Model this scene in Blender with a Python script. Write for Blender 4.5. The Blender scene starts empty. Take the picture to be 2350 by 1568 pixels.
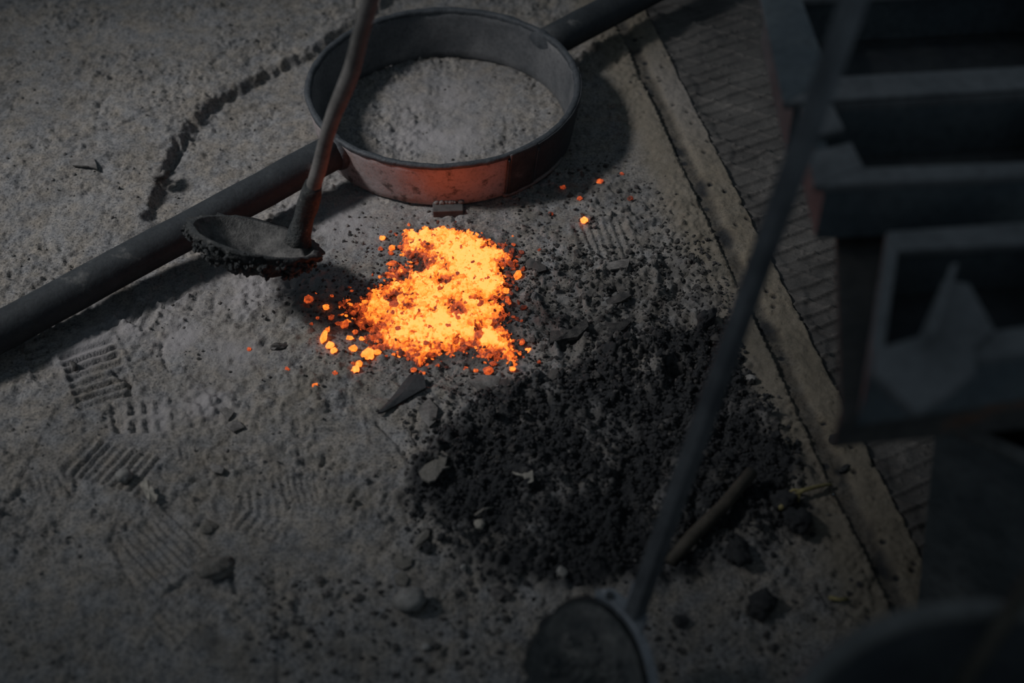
import bpy, bmesh, math, random
import numpy as np
from mathutils import Vector, Matrix

random.seed(7)
RNG = np.random.default_rng(11)
sc = bpy.context.scene
COL = sc.collection

# ------------------------------------------------------------------ camera, world, light, exposure
F, CX, CY, H = 3264.0, 1175.0, 784.0, 1.6       # focal length in pixels of the 2350 x 1568 frame
PITCH = math.radians(45)
CC, SS = math.cos(PITCH), math.sin(PITCH)

def at(px, py, z=0.0):
    """point of the place at height z seen at that pixel of the photograph"""
    u = (px - CX) / F; v = (CY - py) / F
    d = Vector((u, CC + v * SS, -SS + v * CC))
    return Vector((0, 0, H)) + d * ((z - H) / d.z)

cam_d = bpy.data.cameras.new('camera')
cam = bpy.data.objects.new('camera', cam_d); COL.objects.link(cam)
cam.location = (0, 0, H)
cam.rotation_euler = (math.pi / 2 - PITCH, 0, 0)
cam_d.sensor_width = 36.0; cam_d.lens = 50.0
cam_d.clip_start = 0.05; cam_d.clip_end = 100
cam_d.dof.use_dof = True
cam_d.dof.focus_distance = 2.36
cam_d.dof.aperture_fstop = 1.9
sc.camera = cam

w = bpy.data.worlds.new('dim_hall'); sc.world = w; w.use_nodes = True
bg = w.node_tree.nodes['Background']
bg.inputs['Color'].default_value = (0.68, 0.85, 1.0, 1)
bg.inputs['Strength'].default_value = 0.125

def area(name, loc, target, size, energy, color, spread):
    l = bpy.data.lights.new(name, 'AREA'); l.shape = 'RECTANGLE'
    l.size, l.size_y = size; l.energy = energy; l.color = color
    o = bpy.data.objects.new(name, l); COL.objects.link(o)
    o.location = loc
    o.rotation_euler = (Vector(target) - Vector(loc)).to_track_quat('-Z', 'Y').to_euler()
    l.spread = math.radians(spread)
    return o
# daylight through a tall hall window on the left
area('window_daylight', (-3.9, 1.62, 3.75), (-0.36, 1.93, 0), (0.72, 0.85), 4.2, (1.0, 0.97, 0.96), 22)

sc.view_settings.view_transform = 'Standard'
sc.view_settings.look = 'None'
sc.view_settings.exposure = 0.0
sc.view_settings.gamma = 1.0
sc.view_settings.use_curve_mapping = False

# ------------------------------------------------------------------ noise helpers (numpy)
def _h(i, j, seed):
    n = (i.astype(np.int64) * 374761393 + j.astype(np.int64) * 668265263 + seed * 1274126177) & 0x7fffffff
    n = ((n ^ (n >> 13)) * 1274126177) & 0x7fffffff
    n = ((n ^ (n >> 16)) * 668265263) & 0x7fffffff
    return ((n ^ (n >> 15)) & 0xffffff) / float(0x1000000)

def pnoise(x, y, seed=0):
    xi = np.floor(x); yi = np.floor(y); xf = x - xi; yf = y - yi
    xi = xi.astype(np.int64); yi = yi.astype(np.int64)
    u = xf * xf * xf * (xf * (xf * 6 - 15) + 10); v = yf * yf * yf * (yf * (yf * 6 - 15) + 10)
    def g(a, b):
        t = _h(xi + a, yi + b, seed) * 6.2831853
        return np.cos(t) * (xf - a) + np.sin(t) * (yf - b)
    n00, n10, n01, n11 = g(0, 0), g(1, 0), g(0, 1), g(1, 1)
    return 1.45 * ((n00 * (1 - u) + n10 * u) * (1 - v) + (n01 * (1 - u) + n11 * u) * v)

def fbm(x, y, f, octv=3, seed=0, gain=0.5):
    s = 0; a = 1.0
    for k in range(octv):
        s = s + a * pnoise(x * f, y * f, seed + k * 17); f *= 2.03; a *= gain
    return s

def ridged(x, y, f, octv=3, seed=0):
    s = 0; a = 1.0
    for k in range(octv):
        s = s + a * (1 - np.abs(pnoise(x * f, y * f, seed + k * 13)) * 2); f *= 2.1; a *= 0.5
    return s

def worley(x, y, f, seed=0):
    """distance to the nearest feature point, and a random number of its cell"""
    x = x * f; y = y * f
    xi = np.floor(x).astype(np.int64); yi = np.floor(y).astype(np.int64)
    best = np.full(x.shape, 9.0); cid = np.zeros(x.shape)
    for a in (-1, 0, 1):
        for b in (-1, 0, 1):
            px = xi + a + _h(xi + a, yi + b, seed); py = yi + b + _h(xi + a, yi + b, seed + 5)
            d = np.hypot(px - x, py - y)
            m = d < best
            best = np.where(m, d, best); cid = np.where(m, _h(xi + a, yi + b, seed + 9), cid)
    return best, cid

def sstep(a, b, x):
    t = np.clip((x - a) / (b - a), 0, 1)
    return t * t * (3 - 2 * t)

def polydist(x, y, pts, closed=True):
    """signed distance, positive inside (closed), or left of the line (open)"""
    P = [np.array((p[0], p[1])) for p in pts]
    n = len(P); best = np.full(x.shape, 1e9); inside = np.zeros(x.shape, bool); sgn = np.ones(x.shape)
    for i in range(n if closed else n - 1):
        a = P[i]; b = P[(i + 1) % n]; e = b - a
        wx = x - a[0]; wy = y - a[1]
        t = np.clip((wx * e[0] + wy * e[1]) / (e @ e), 0, 1)
        d = np.hypot(wx - e[0] * t, wy - e[1] * t)
        m = d < best
        best = np.where(m, d, best)
        if closed:
            c = ((a[1] > y) != (b[1] > y)) & (x < (b[0] - a[0]) * (y - a[1]) / (b[1] - a[1] + 1e-12) + a[0])
            inside ^= c
        else:
            sgn = np.where(m, np.sign(e[0] * wy - e[1] * wx), sgn)
    return np.where(inside, best, -best) if closed else best * sgn

def ground_poly(px):
    return [at(a, b) for a, b in px]

# ------------------------------------------------------------------ object helpers
def tag(o, label=None, cat=None, group=None, kind=None):
    if label: o['label'] = label
    if cat: o['category'] = cat
    if group: o['group'] = group
    if kind: o['kind'] = kind
    return o

def link(name, me, mat=None, parent=None, loc=None):
    if mat: me.materials.append(mat)
    o = bpy.data.objects.new(name, me); COL.objects.link(o)
    if loc is not None: o.location = loc
    if parent: o.parent = parent
    return o

def empty(name, loc, label, cat, group=None):
    o = bpy.data.objects.new(name, None); COL.objects.link(o); o.location = loc
    o.empty_display_size = 0.05
    return tag(o, label, cat, group)

def np_mesh(name, V, Fc, smooth=True):
    V = np.asarray(V, np.float32); Fc = np.asarray(Fc, np.int32)
    k = Fc.shape[1]
    me = bpy.data.meshes.new(name)
    me.vertices.add(len(V)); me.vertices.foreach_set('co', V.ravel())
    me.loops.add(Fc.size); me.loops.foreach_set('vertex_index', Fc.ravel())
    me.polygons.add(len(Fc)); me.polygons.foreach_set('loop_start', np.arange(0, Fc.size, k, dtype=np.int32))
    me.polygons.foreach_set('loop_total', np.full(len(Fc), k, np.int32))
    me.polygons.foreach_set('use_smooth', np.full(len(Fc), smooth, bool))
    me.update(calc_edges=True); me.validate()
    return me

def add_attr(me, name, arr):
    a = me.attributes.new(name, 'FLOAT', 'POINT'); a.data.foreach_set('value', np.asarray(arr, np.float32).ravel())

def grid_faces(nx, ny, keep=None):
    i = np.arange(ny - 1)[:, None] * nx + np.arange(nx - 1)[None, :]
    q = np.stack([i, i + 1, i + nx + 1, i + nx], -1).reshape(-1, 4)
    return q if keep is None else q[keep]

class MB:
    """collects vertices and faces relative to an origin"""
    def __init__(s, org=(0, 0, 0)):
        s.v = []; s.f = []; s.o = Vector(org)
    def add(s, vs, fs):
        b = len(s.v); s.v += [Vector(v) - s.o for v in vs]; s.f += [tuple(b + i for i in f) for f in fs]
    def hexa(s, b, t):
        """four bottom points and the four top points above them, counter-clockwise from above"""
        s.add(list(b) + list(t), [(3, 2, 1, 0), (4, 5, 6, 7), (0, 1, 5, 4), (1, 2, 6, 5), (2, 3, 7, 6), (3, 0, 4, 7)])
    def tube(s, pts, rad, n=16, cap=True, up=None, flat=1.0, phase=0.0):
        pts = [Vector(p) for p in pts]; m = len(pts)
        if not hasattr(rad, '__len__'): rad = [rad] * m
        t0 = (pts[1] - pts[0]).normalized()
        u = Vector(up) if up is not None else (Vector((0, 0, 1)) if abs(t0.z) < .9 else Vector((1, 0, 0)))
        vs = []
        for i, p in enumerate(pts):
            t = (pts[min(i + 1, m - 1)] - pts[max(i - 1, 0)]).normalized()
            u = (u - t * u.dot(t)).normalized(); w_ = t.cross(u)
            for k in range(n):
                a = 2 * math.pi * k / n + phase
                vs.append(p + u * (math.cos(a) * rad[i]) + w_ * (math.sin(a) * rad[i] * flat))
        fs = [(i * n + k, i * n + (k + 1) % n, (i + 1) * n + (k + 1) % n, (i + 1) * n + k) for i in range(m - 1) for k in range(n)]
        if cap: fs += [tuple(range(n - 1, -1, -1)), tuple((m - 1) * n + k for k in range(n))]
        s.add(vs, fs)
    def build(s, name, mat, parent=None, loc=None, smooth=False, bevel=0, jitter=0, jf=40):
        me = bpy.data.meshes.new(name)
        V = s.v
        if jitter:
            A = np.array([tuple(v) for v in V]); B = A + np.array(s.o)
            for k, (p, q) in enumerate(((1, 2), (2, 0), (0, 1))):
                A[:, k] += jitter * fbm(B[:, p] + B[:, k] * .7, B[:, q] - B[:, k] * .6, jf, 3, 3 + k * 31)
            V = [tuple(v) for v in A]
        me.from_pydata([tuple(v) for v in V], [], s.f); me.update()
        bm = bmesh.new(); bm.from_mesh(me); bmesh.ops.recalc_face_normals(bm, faces=bm.faces); bm.to_mesh(me); bm.free()
        if smooth: me.polygons.foreach_set('use_smooth', [True] * len(me.polygons))
        o = link(name, me, mat, parent, loc)
        if bevel:
            md = o.modifiers.new('bevel', 'BEVEL'); md.width = bevel; md.segments = 2; md.limit_method = 'ANGLE'
        return o

def ico(sub):
    bm = bmesh.new(); bmesh.ops.create_icosphere(bm, subdivisions=sub, radius=1)
    V = np.array([v.co[:] for v in bm.verts]); Fc = np.array([[v.index for v in f.verts] for f in bm.faces]); bm.free()
    return V, Fc
ICO = {1: ico(1), 2: ico(2), 3: ico(3)}

def rot_rand(rng, tilt=3.2):
    e = rng.uniform(-1, 1, 3) * (tilt, tilt, 3.2)
    return np.array(Matrix.Rotation(e[2], 3, 'Z') @ Matrix.Rotation(e[1], 3, 'Y') @ Matrix.Rotation(e[0], 3, 'X'))

def lump_np(rng, size, sub=1, rough=.28, squash=(1, 1, 1), tilt=3.2):
    V, Fc = ICO[sub]
    s = rng.uniform(-10, 10, 3); f = 1.3
    r = 1 + rough * (pnoise(V[:, 0] * f + s[0], V[:, 1] * f + s[1] + V[:, 2] * 1.7, 3) * 1.3 + pnoise(V[:, 1] * 2.7 + s[2], V[:, 2] * 2.7 + V[:, 0] * 1.9, 4)) \
        + rng.normal(0, rough * .25, len(V))
    P = V * r[:, None] * np.array(squash) * size
    return P @ rot_rand(rng, tilt).T, Fc

def lumps(name, items, mat, sub=1, rough=.28, heat=None, smooth=False):
    """many small lumps joined in one mesh; items: (position, size, squash)"""
    VV, FF, HH = [], [], []; b = 0
    for k, (p, s, q) in enumerate(items):
        V, Fc = lump_np(RNG, s, sub, rough, q, .5 if q[2] < .7 else 3.2)
        VV.append(V + np.array(p)); FF.append(Fc + b); b += len(V)
        if heat is not None: HH.append(np.clip(heat[k] + RNG.normal(0, .04, len(V)), 0, 1.2))
    me = np_mesh(name, np.concatenate(VV), np.concatenate(FF), smooth)
    if heat is not None: add_attr(me, 'glow_level', np.concatenate(HH))
    return link(name, me, mat)

# ------------------------------------------------------------------ materials
def new_mat(name):
    m = bpy.data.materials.new(name); m.use_nodes = True
    nt = m.node_tree; nt.nodes.clear()
    out = nt.nodes.new('ShaderNodeOutputMaterial')
    return m, nt, out
def N(nt, t, **kw):
    n = nt.nodes.new(t)
    for k, v in kw.items(): setattr(n, k, v)
    return n
def L(nt, a, b): nt.links.new(a, b)
def ramp(nt, fac, stops, interp='LINEAR'):
    r = N(nt, 'ShaderNodeValToRGB'); r.color_ramp.interpolation = interp
    el = r.color_ramp.elements
    while len(el) < len(stops): el.new(0.5)
    for e, (p, c) in zip(el, stops):
        e.position = p; e.color = (*c, 1) if len(c) == 3 else c
    L(nt, fac, r.inputs['Fac']); return r
def noise(nt, vec, scale, detail=4, rough=.55):
    n = N(nt, 'ShaderNodeTexNoise'); n.inputs['Scale'].default_value = scale
    n.inputs['Detail'].default_value = detail; n.inputs['Roughness'].default_value = rough
    L(nt, vec, n.inputs['Vector']); return n
def mixc(nt, fac, a, b, mode='MIX'):
    m = N(nt, 'ShaderNodeMix', data_type='RGBA', blend_type=mode)
    if isinstance(fac, (int, float)): m.inputs[0].default_value = fac
    else: L(nt, fac, m.inputs[0])
    for k, v in ((6, a), (7, b)):
        if isinstance(v, tuple): m.inputs[k].default_value = (*v, 1)
        else: L(nt, v, m.inputs[k])
    return m.outputs[2]
def math_(nt, op, a, b=None, c=None):
    m = N(nt, 'ShaderNodeMath', operation=op)
    for k, v in enumerate((a, b, c)):
        if v is None: continue
        if isinstance(v, (int, float)): m.inputs[k].default_value = v
        else: L(nt, v, m.inputs[k])
    return m.outputs[0]
def bump(nt, height, strength, dist, prev=None):
    b = N(nt, 'ShaderNodeBump'); b.inputs['Strength'].default_value = strength; b.inputs['Distance'].default_value = dist
    L(nt, height, b.inputs['Height'])
    if prev is not None: L(nt, prev, b.inputs['Normal'])
    return b.outputs['Normal']
def position(nt):
    return N(nt, 'ShaderNodeNewGeometry').outputs['Position']

def mat_ground(name, base, attrs=True):
    m, nt, out = new_mat(name); P = position(nt)
    b = N(nt, 'ShaderNodeBsdfPrincipled'); b.inputs['Roughness'].default_value = .93; b.inputs['Specular IOR Level'].default_value = .25
    n1 = noise(nt, P, 7, 5, .6); n2 = noise(nt, P, 55, 5, .6); n3 = noise(nt, P, 260, 3, .6); n4 = noise(nt, P, 24, 4, .6)
    c = mixc(nt, ramp(nt, n1.outputs['Fac'], [(.3, (0, 0, 0)), (.7, (1, 1, 1))]).outputs['Color'],
             tuple(x * .82 for x in base), tuple(x * 1.12 for x in base))
    v = ramp(nt, n2.outputs['Fac'], [(.33, (.66, .67, .69)), (.5, (1, 1, 1)), (.70, (1.16, 1.15, 1.13))]).outputs['Color']
    c = mixc(nt, 1.0, c, v, 'MULTIPLY')
    v = ramp(nt, n3.outputs['Fac'], [(.33, (.36, .37, .40)), (.48, (.96, .96, .96)), (.66, (1.28, 1.27, 1.25))]).outputs['Color']
    c = mixc(nt, .95, c, v, 'MULTIPLY')
    c = mixc(nt, 1.0, c, ramp(nt, n4.outputs['Fac'], [(.36, (.93, .97, 1.03)), (.64, (1.05, 1.0, .93))]).outputs['Color'], 'MULTIPLY')
    if attrs:
        def A(nm): 
            a = N(nt, 'ShaderNodeAttribute', attribute_name=nm); return a.outputs['Fac']
        c = mixc(nt, A('tan'), c, mixc(nt, n2.outputs['Fac'], (.105, .092, .070), (.180, .160, .128)))
        c = mixc(nt, A('dust'), c, (.225, .218, .222))
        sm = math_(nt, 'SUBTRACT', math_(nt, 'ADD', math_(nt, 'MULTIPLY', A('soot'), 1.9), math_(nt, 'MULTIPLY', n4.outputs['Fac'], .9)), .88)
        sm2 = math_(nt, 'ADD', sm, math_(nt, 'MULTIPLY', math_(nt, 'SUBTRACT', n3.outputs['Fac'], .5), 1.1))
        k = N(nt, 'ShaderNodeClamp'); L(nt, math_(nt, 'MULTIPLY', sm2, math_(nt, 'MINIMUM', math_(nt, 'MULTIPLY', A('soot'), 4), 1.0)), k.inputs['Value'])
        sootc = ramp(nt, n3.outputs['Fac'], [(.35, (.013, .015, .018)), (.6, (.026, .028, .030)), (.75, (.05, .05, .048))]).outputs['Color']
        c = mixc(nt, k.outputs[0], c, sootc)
    L(nt, c, b.inputs['Base Color'])
    nb = bump(nt, n2.outputs['Fac'], .55, .004)
    nb = bump(nt, n3.outputs['Fac'], .7, .0018, nb)
    n5 = noise(nt, P, 750, 2, .6)
    nb = bump(nt, n5.outputs['Fac'], .5, .0007, nb)
    L(nt, nb, b.inputs['Normal']); L(nt, b.outputs[0], out.inputs['Surface'])
    return m

def mat_simple(name, c1, c2, scale, rough=.8, metal=0.0, bump_s=.5, bump_d=.002, c3=None, spec=.4, fine=None):
    """two or three tone mottled surface"""
    m, nt, out = new_mat(name); P = position(nt)
    b = N(nt, 'ShaderNodeBsdfPrincipled'); b.inputs['Roughness'].default_value = rough; b.inputs['Metallic'].default_value = metal
    b.inputs['Specular IOR Level'].default_value = spec
    n1 = noise(nt, P, scale, 6, .62); n2 = noise(nt, P, fine or scale * 6, 4, .6)
    st = [(.38, c1), (.62, c2)] + ([(.72, c3)] if c3 else [])
    c = ramp(nt, n1.outputs['Fac'], st).outputs['Color']
    c = mixc(nt, .7, c, ramp(nt, n2.outputs['Fac'], [(.3, (.55, .55, .55)), (.55, (1, 1, 1))]).outputs['Color'], 'MULTIPLY')
    L(nt, c, b.inputs['Base Color'])
    nb = bump(nt, n1.outputs['Fac'], bump_s, bump_d * 2); nb = bump(nt, n2.outputs['Fac'], bump_s, bump_d, nb)
    L(nt, nb, b.inputs['Normal']); L(nt, b.outputs[0], out.inputs['Surface'])
    return m

def mat_hot(name, scale=140, spread=.5):
    """glowing slag: how hot it is comes from the mesh, the crust from noise"""
    m, nt, out = new_mat(name); P = position(nt)
    a = N(nt, 'ShaderNodeAttribute', attribute_name='glow_level')
    n1 = noise(nt, P, scale, 5, .62); n2 = noise(nt, P, scale * 3.1, 3, .6)
    h = math_(nt, 'ADD', a.outputs['Fac'], math_(nt, 'MULTIPLY', math_(nt, 'SUBTRACT', n1.outputs['Fac'], .5), spread))
    h = math_(nt, 'ADD', h, math_(nt, 'MULTIPLY', math_(nt, 'SUBTRACT', n2.outputs['Fac'], .5), spread * .6))
    e = ramp(nt, h, [(0.05, (.0, .0, .0)), (.22, (.05, .006, .002)), (.38, (.26, .035, .010)), (.52, (.62, .085, .018)),
                     (.64, (1.05, .21, .022)), (.76, (2.1, .36, .038)), (.88, (3.4, .52, .085)), (1.0, (4.7, .63, .14))])
    b = N(nt, 'ShaderNodeBsdfPrincipled'); b.inputs['Base Color'].default_value = (.03, .022, .018, 1); b.inputs['Roughness'].default_value = .9
    L(nt, e.outputs['Color'], b.inputs['Emission Color']); b.inputs['Emission Strength'].default_value = 1.0
    L(nt, bump(nt, n1.outputs['Fac'], .6, .003), b.inputs['Normal'])
    L(nt, b.outputs[0], out.inputs['Surface'])
    return m

M = {}
M['sand'] = mat_ground('grey_foundry_sand', (.170, .165, .158))
M['curb'] = mat_ground('worn_concrete_curb', (.150, .132, .105))
M['plate'] = mat_simple('sooty_tread_plate', (.055, .053, .051), (.095, .091, .086), 10, .75, .15, .35, .0010, (.14, .133, .125), fine=300)
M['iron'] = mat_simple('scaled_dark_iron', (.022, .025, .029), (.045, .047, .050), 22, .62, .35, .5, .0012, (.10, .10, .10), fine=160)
M['pipe'] = mat_simple('scaled_pipe_iron', (.017, .021, .025), (.028, .033, .037), 18, .68, .2, .5, .0012, (.11, .112, .11), fine=140)
M['shade_iron'] = mat_simple('shaded_dark_iron', (.018, .021, .025), (.03, .034, .038), 22, .85, 0, .5, .001, fine=160)  # dark iron, with the shade on the ring's right side put into the colour
M['rim'] = mat_simple('dark_rim_iron', (.030, .037, .044), (.052, .059, .067), 40, .7, .2, .7, .0015, fine=200)
M['rod'] = mat_simple('dusty_steel_rod', (.10, .096, .092), (.155, .148, .142), 30, .9, .0, .3, .0008, fine=260)
M['crust'] = mat_simple('slag_crust', (.022, .027, .030), (.05, .054, .054), 60, .9, 0, .9, .003, (.13, .13, .125), fine=240)
M['dish'] = mat_simple('dusty_dish_lining', (.030, .031, .031), (.11, .108, .104), 35, .85, 0, .7, .002, fine=220)
M['bar'] = mat_simple('square_bar_steel', (.10, .108, .118), (.17, .18, .19), 18, .5, .35, .2, .0006, fine=200)
M['strap'] = mat_simple('grey_strap_steel', (.17, .185, .205), (.25, .27, .295), 25, .5, .3, .2, .0006, fine=220)
M['coke'] = mat_simple('black_coke', (.014, .016, .019), (.030, .032, .034), 120, .8, 0, .8, .002, (.065, .064, .06), fine=500)
M['clinker'] = mat_simple('grey_clinker', (.025, .025, .026), (.075, .072, .068), 90, .9, 0, .8, .002, fine=400)
M['grit'] = mat_simple('loose_sand_grit', (.07, .067, .064), (.17, .163, .156), 60, .95, 0, .5, .001, fine=400)
M['sandclod'] = mat_simple('crumbly_sand_clod', (.12, .113, .10), (.18, .17, .155), 70, .95, 0, .8, .002, fine=300)
M['stone'] = mat_simple('pale_stone', (.15, .148, .14), (.25, .245, .235), 40, .85, 0, .4, .001, fine=300)
M['chip'] = mat_simple('dark_scale_chip', (.035, .034, .034), (.075, .07, .066), 60, .6, .2, .3, .0008, fine=300)
M['leaf'] = mat_simple('dry_leaf', (.20, .19, .165), (.30, .285, .25), 60, .8, 0, .5, .001, fine=300)
M['twig'] = mat_simple('dry_yellow_twig', (.14, .12, .05), (.26, .225, .10), 90, .8, 0, .5, .001, fine=400)
M['wood'] = mat_simple('brown_wood', (.034, .030, .023), (.062, .054, .042), 30, .75, 0, .5, .001, fine=200)
M['flask'] = mat_simple('dull_flask_steel', (.080, .100, .115), (.115, .135, .145), 12, .7, .1, .3, .001, fine=90)
M['flange'] = mat_simple('worn_flange_steel', (.12, .126, .132), (.165, .17, .175), 12, .6, .15, .3, .001, fine=90)
M['rust'] = mat_simple('rusty_plate', (.055, .056, .056), (.085, .08, .075), 10, .85, .1, .4, .001, (.16, .085, .055), fine=80)
M['bin'] = mat_simple('mottled_bin_steel', (.085, .098, .105), (.15, .162, .165), 11, .75, .1, .3, .001, (.21, .215, .205), fine=70)
M['drum'] = mat_simple('black_drum_steel', (.03, .036, .043), (.05, .056, .06), 12, .7, .1, .3, .001, fine=90)
M['drum_rim'] = mat_simple('drum_rim_steel', (.11, .112, .11), (.15, .15, .145), 14, .65, .1, .3, .001, fine=90)
M['skull'] = mat_simple('mottled_slag_skull', (.05, .055, .057), (.12, .12, .115), 28, .9, 0, .8, .003, (.22, .21, .19), fine=120)
M['hot'] = mat_hot('glowing_slag')

# ------------------------------------------------------------------ the setting: ground heightfield
LA, LB = at(1423, 99), at(1986, 1305)                 # left edge of the groove beside the curb
CD = (LA - LB).normalized(); CD = Vector((CD.x, CD.y, 0)).normalized()     # along the curb, away from the camera
CT = Vector((CD.y, -CD.x, 0))                          # across it, to the right
def st(x, y):
    return (x - LB.x) * CD.x + (y - LB.y) * CD.y, (x - LB.x) * CT.x + (y - LB.y) * CT.y
GROOVE, CURB = 0.026, 0.083

STEP = ground_poly([(150, 900), (270, 660), (335, 520), (372, 432), (396, 366), (425, 316), (470, 268), (530, 224), (610, 180), (700, 138), (780, 92), (1000, -60), (1300, -260)])
SLAG = ground_poly([(960, 1060), (1010, 985), (1110, 925), (1230, 880), (1330, 850), (1400, 790), (1520, 760), (1640, 770), (1700, 850), (1760, 960),
                    (1800, 1040), (1850, 1130), (1850, 1210), (1730, 1260), (1620, 1290), (1540, 1350), (1380, 1340), (1240, 1345), (1120, 1330),
                    (1050, 1270), (980, 1220), (930, 1150)])
CRUST = ground_poly([(1200, 600), (1330, 600), (1440, 620), (1560, 560), (1640, 620), (1690, 700), (1700, 860), (1560, 900), (1330, 900), (1210, 790)])
CRUST2 = ground_poly([(930, 890), (1090, 870), (1240, 860), (1330, 860), (1250, 960), (1130, 1010), (1080, 1100), (960, 1100), (930, 1000)])
LOOSE = [ground_poly(p) for p in ([(400, 880), (560, 830), (720, 850), (900, 880), (940, 960), (800, 975), (560, 995), (400, 1010)], [(540, 640), (720, 650), (770, 770), (640, 830), (480, 760)],
                                  [(430, 1040), (700, 1020), (900, 1060), (880, 1200), (640, 1120), (420, 1180)])]
SPECK = ground_poly([(1180, 440), (1400, 370), (1480, 440), (1540, 520), (1620, 640), (1250, 620), (1180, 540)])
HOTP = ground_poly([(925, 540), (965, 533), (1010, 533), (1060, 540), (1100, 548), (1115, 570), (1160, 572), (1158, 605), (1146, 622), (1158, 650),
                    (1152, 680), (1142, 702), (1152, 726), (1146, 750), (1168, 775), (1184, 815), (1184, 842), (1130, 830), (1095, 812), (1048, 797),
                    (1022, 806), (992, 822), (968, 842), (940, 822), (886, 806), (862, 808), (848, 788), (838, 766), (822, 744), (786, 712), (802, 697),
                    (848, 680), (888, 660), (912, 648), (885, 640), (900, 620), (918, 606), (945, 626), (938, 602), (926, 586), (926, 560)])
PALE = [((640, 600), .05), ((400, 700), .06), ((520, 800), .05), ((480, 930), .04), ((420, 780), .045), ((560, 660), .07), ((800, 490), .10), ((300, 740), .05), ((1000, 300), .11), ((1020, 250), .10), ((680, 640), .06), ((190, 800), .05),
        ((330, 960), .04), ((1560, 180), .03)]

# boot prints: centre, half vector along a bar, half vector across the bars, number of bars, depth, kind
PRINTS = [((225, 862), (62, -20), (26, 66), 8, .0085, 0), ((322, 958), (4, 40), (62, -4), 4, .0080, 1), ((258, 1068), (36, -40), (84, 20), 9, .0055, 0),
          ((372, 1262), (52, 52), (66, -48), 9, .0045, 0), ((1388, 556), (16, 44), (62, -4), 7, .0040, 0), ((600, 1180), (-16, 50), (54, 16), 5, .0035, 2),
          ((560, 615), (4, 26), (62, 6), 3, .0025, 0), ((778, 990), (54, -4), (4, 26), 4, .0030, 0), ((118, 1120), (5, 16), (48, 10), 6, .0035, 0),
          ((92, 832), (26, -9), (14, 36), 5, .0030, 0), ((318, 722), (14, -28), (36, 14), 3, .0040, 0), ((442, 1042), (5, 20), (30, 5), 5, .0030, 0),
          ((240, 640), (30, -8), (10, 30), 4, .0015, 0), ((470, 560), (10, 24), (40, 0), 4, .0015, 0), ((390, 1440), (30, 30), (30, -30), 4, .003, 0),
          ((130, 1420), (50, -10), (10, 40), 5, .002, 0), ((690, 1120), (8, 30), (44, -6), 6, .003, 0), ((1290, 700), (40, -14), (10, 26), 4, .002, 0)]

def ground_masks(x, y):
    wx = x + .012 * fbm(x, y, 22, 3, 41); wy = y + .012 * fbm(x, y, 22, 3, 57)
    m = {}
    m['slag'] = sstep(-.035, .03, polydist(wx, wy, SLAG))
    m['crust'] = sstep(-.02, .035, polydist(wx, wy, CRUST))
    m['crust2'] = sstep(-.02, .03, polydist(wx, wy, CRUST2))
    m['speck'] = sstep(-.03, .03, polydist(wx, wy, SPECK))
    m['loose'] = np.maximum.reduce([sstep(-.03, .03, polydist(wx, wy, p)) for p in LOOSE])
    m['hot'] = polydist(wx, wy, HOTP)
    ws = x + .007 * fbm(x, y, 45, 3, 91); wt = y + .007 * fbm(x, y, 45, 3, 97)
    m['step'] = polydist(ws, wt, STEP, False)
    return m

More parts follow.
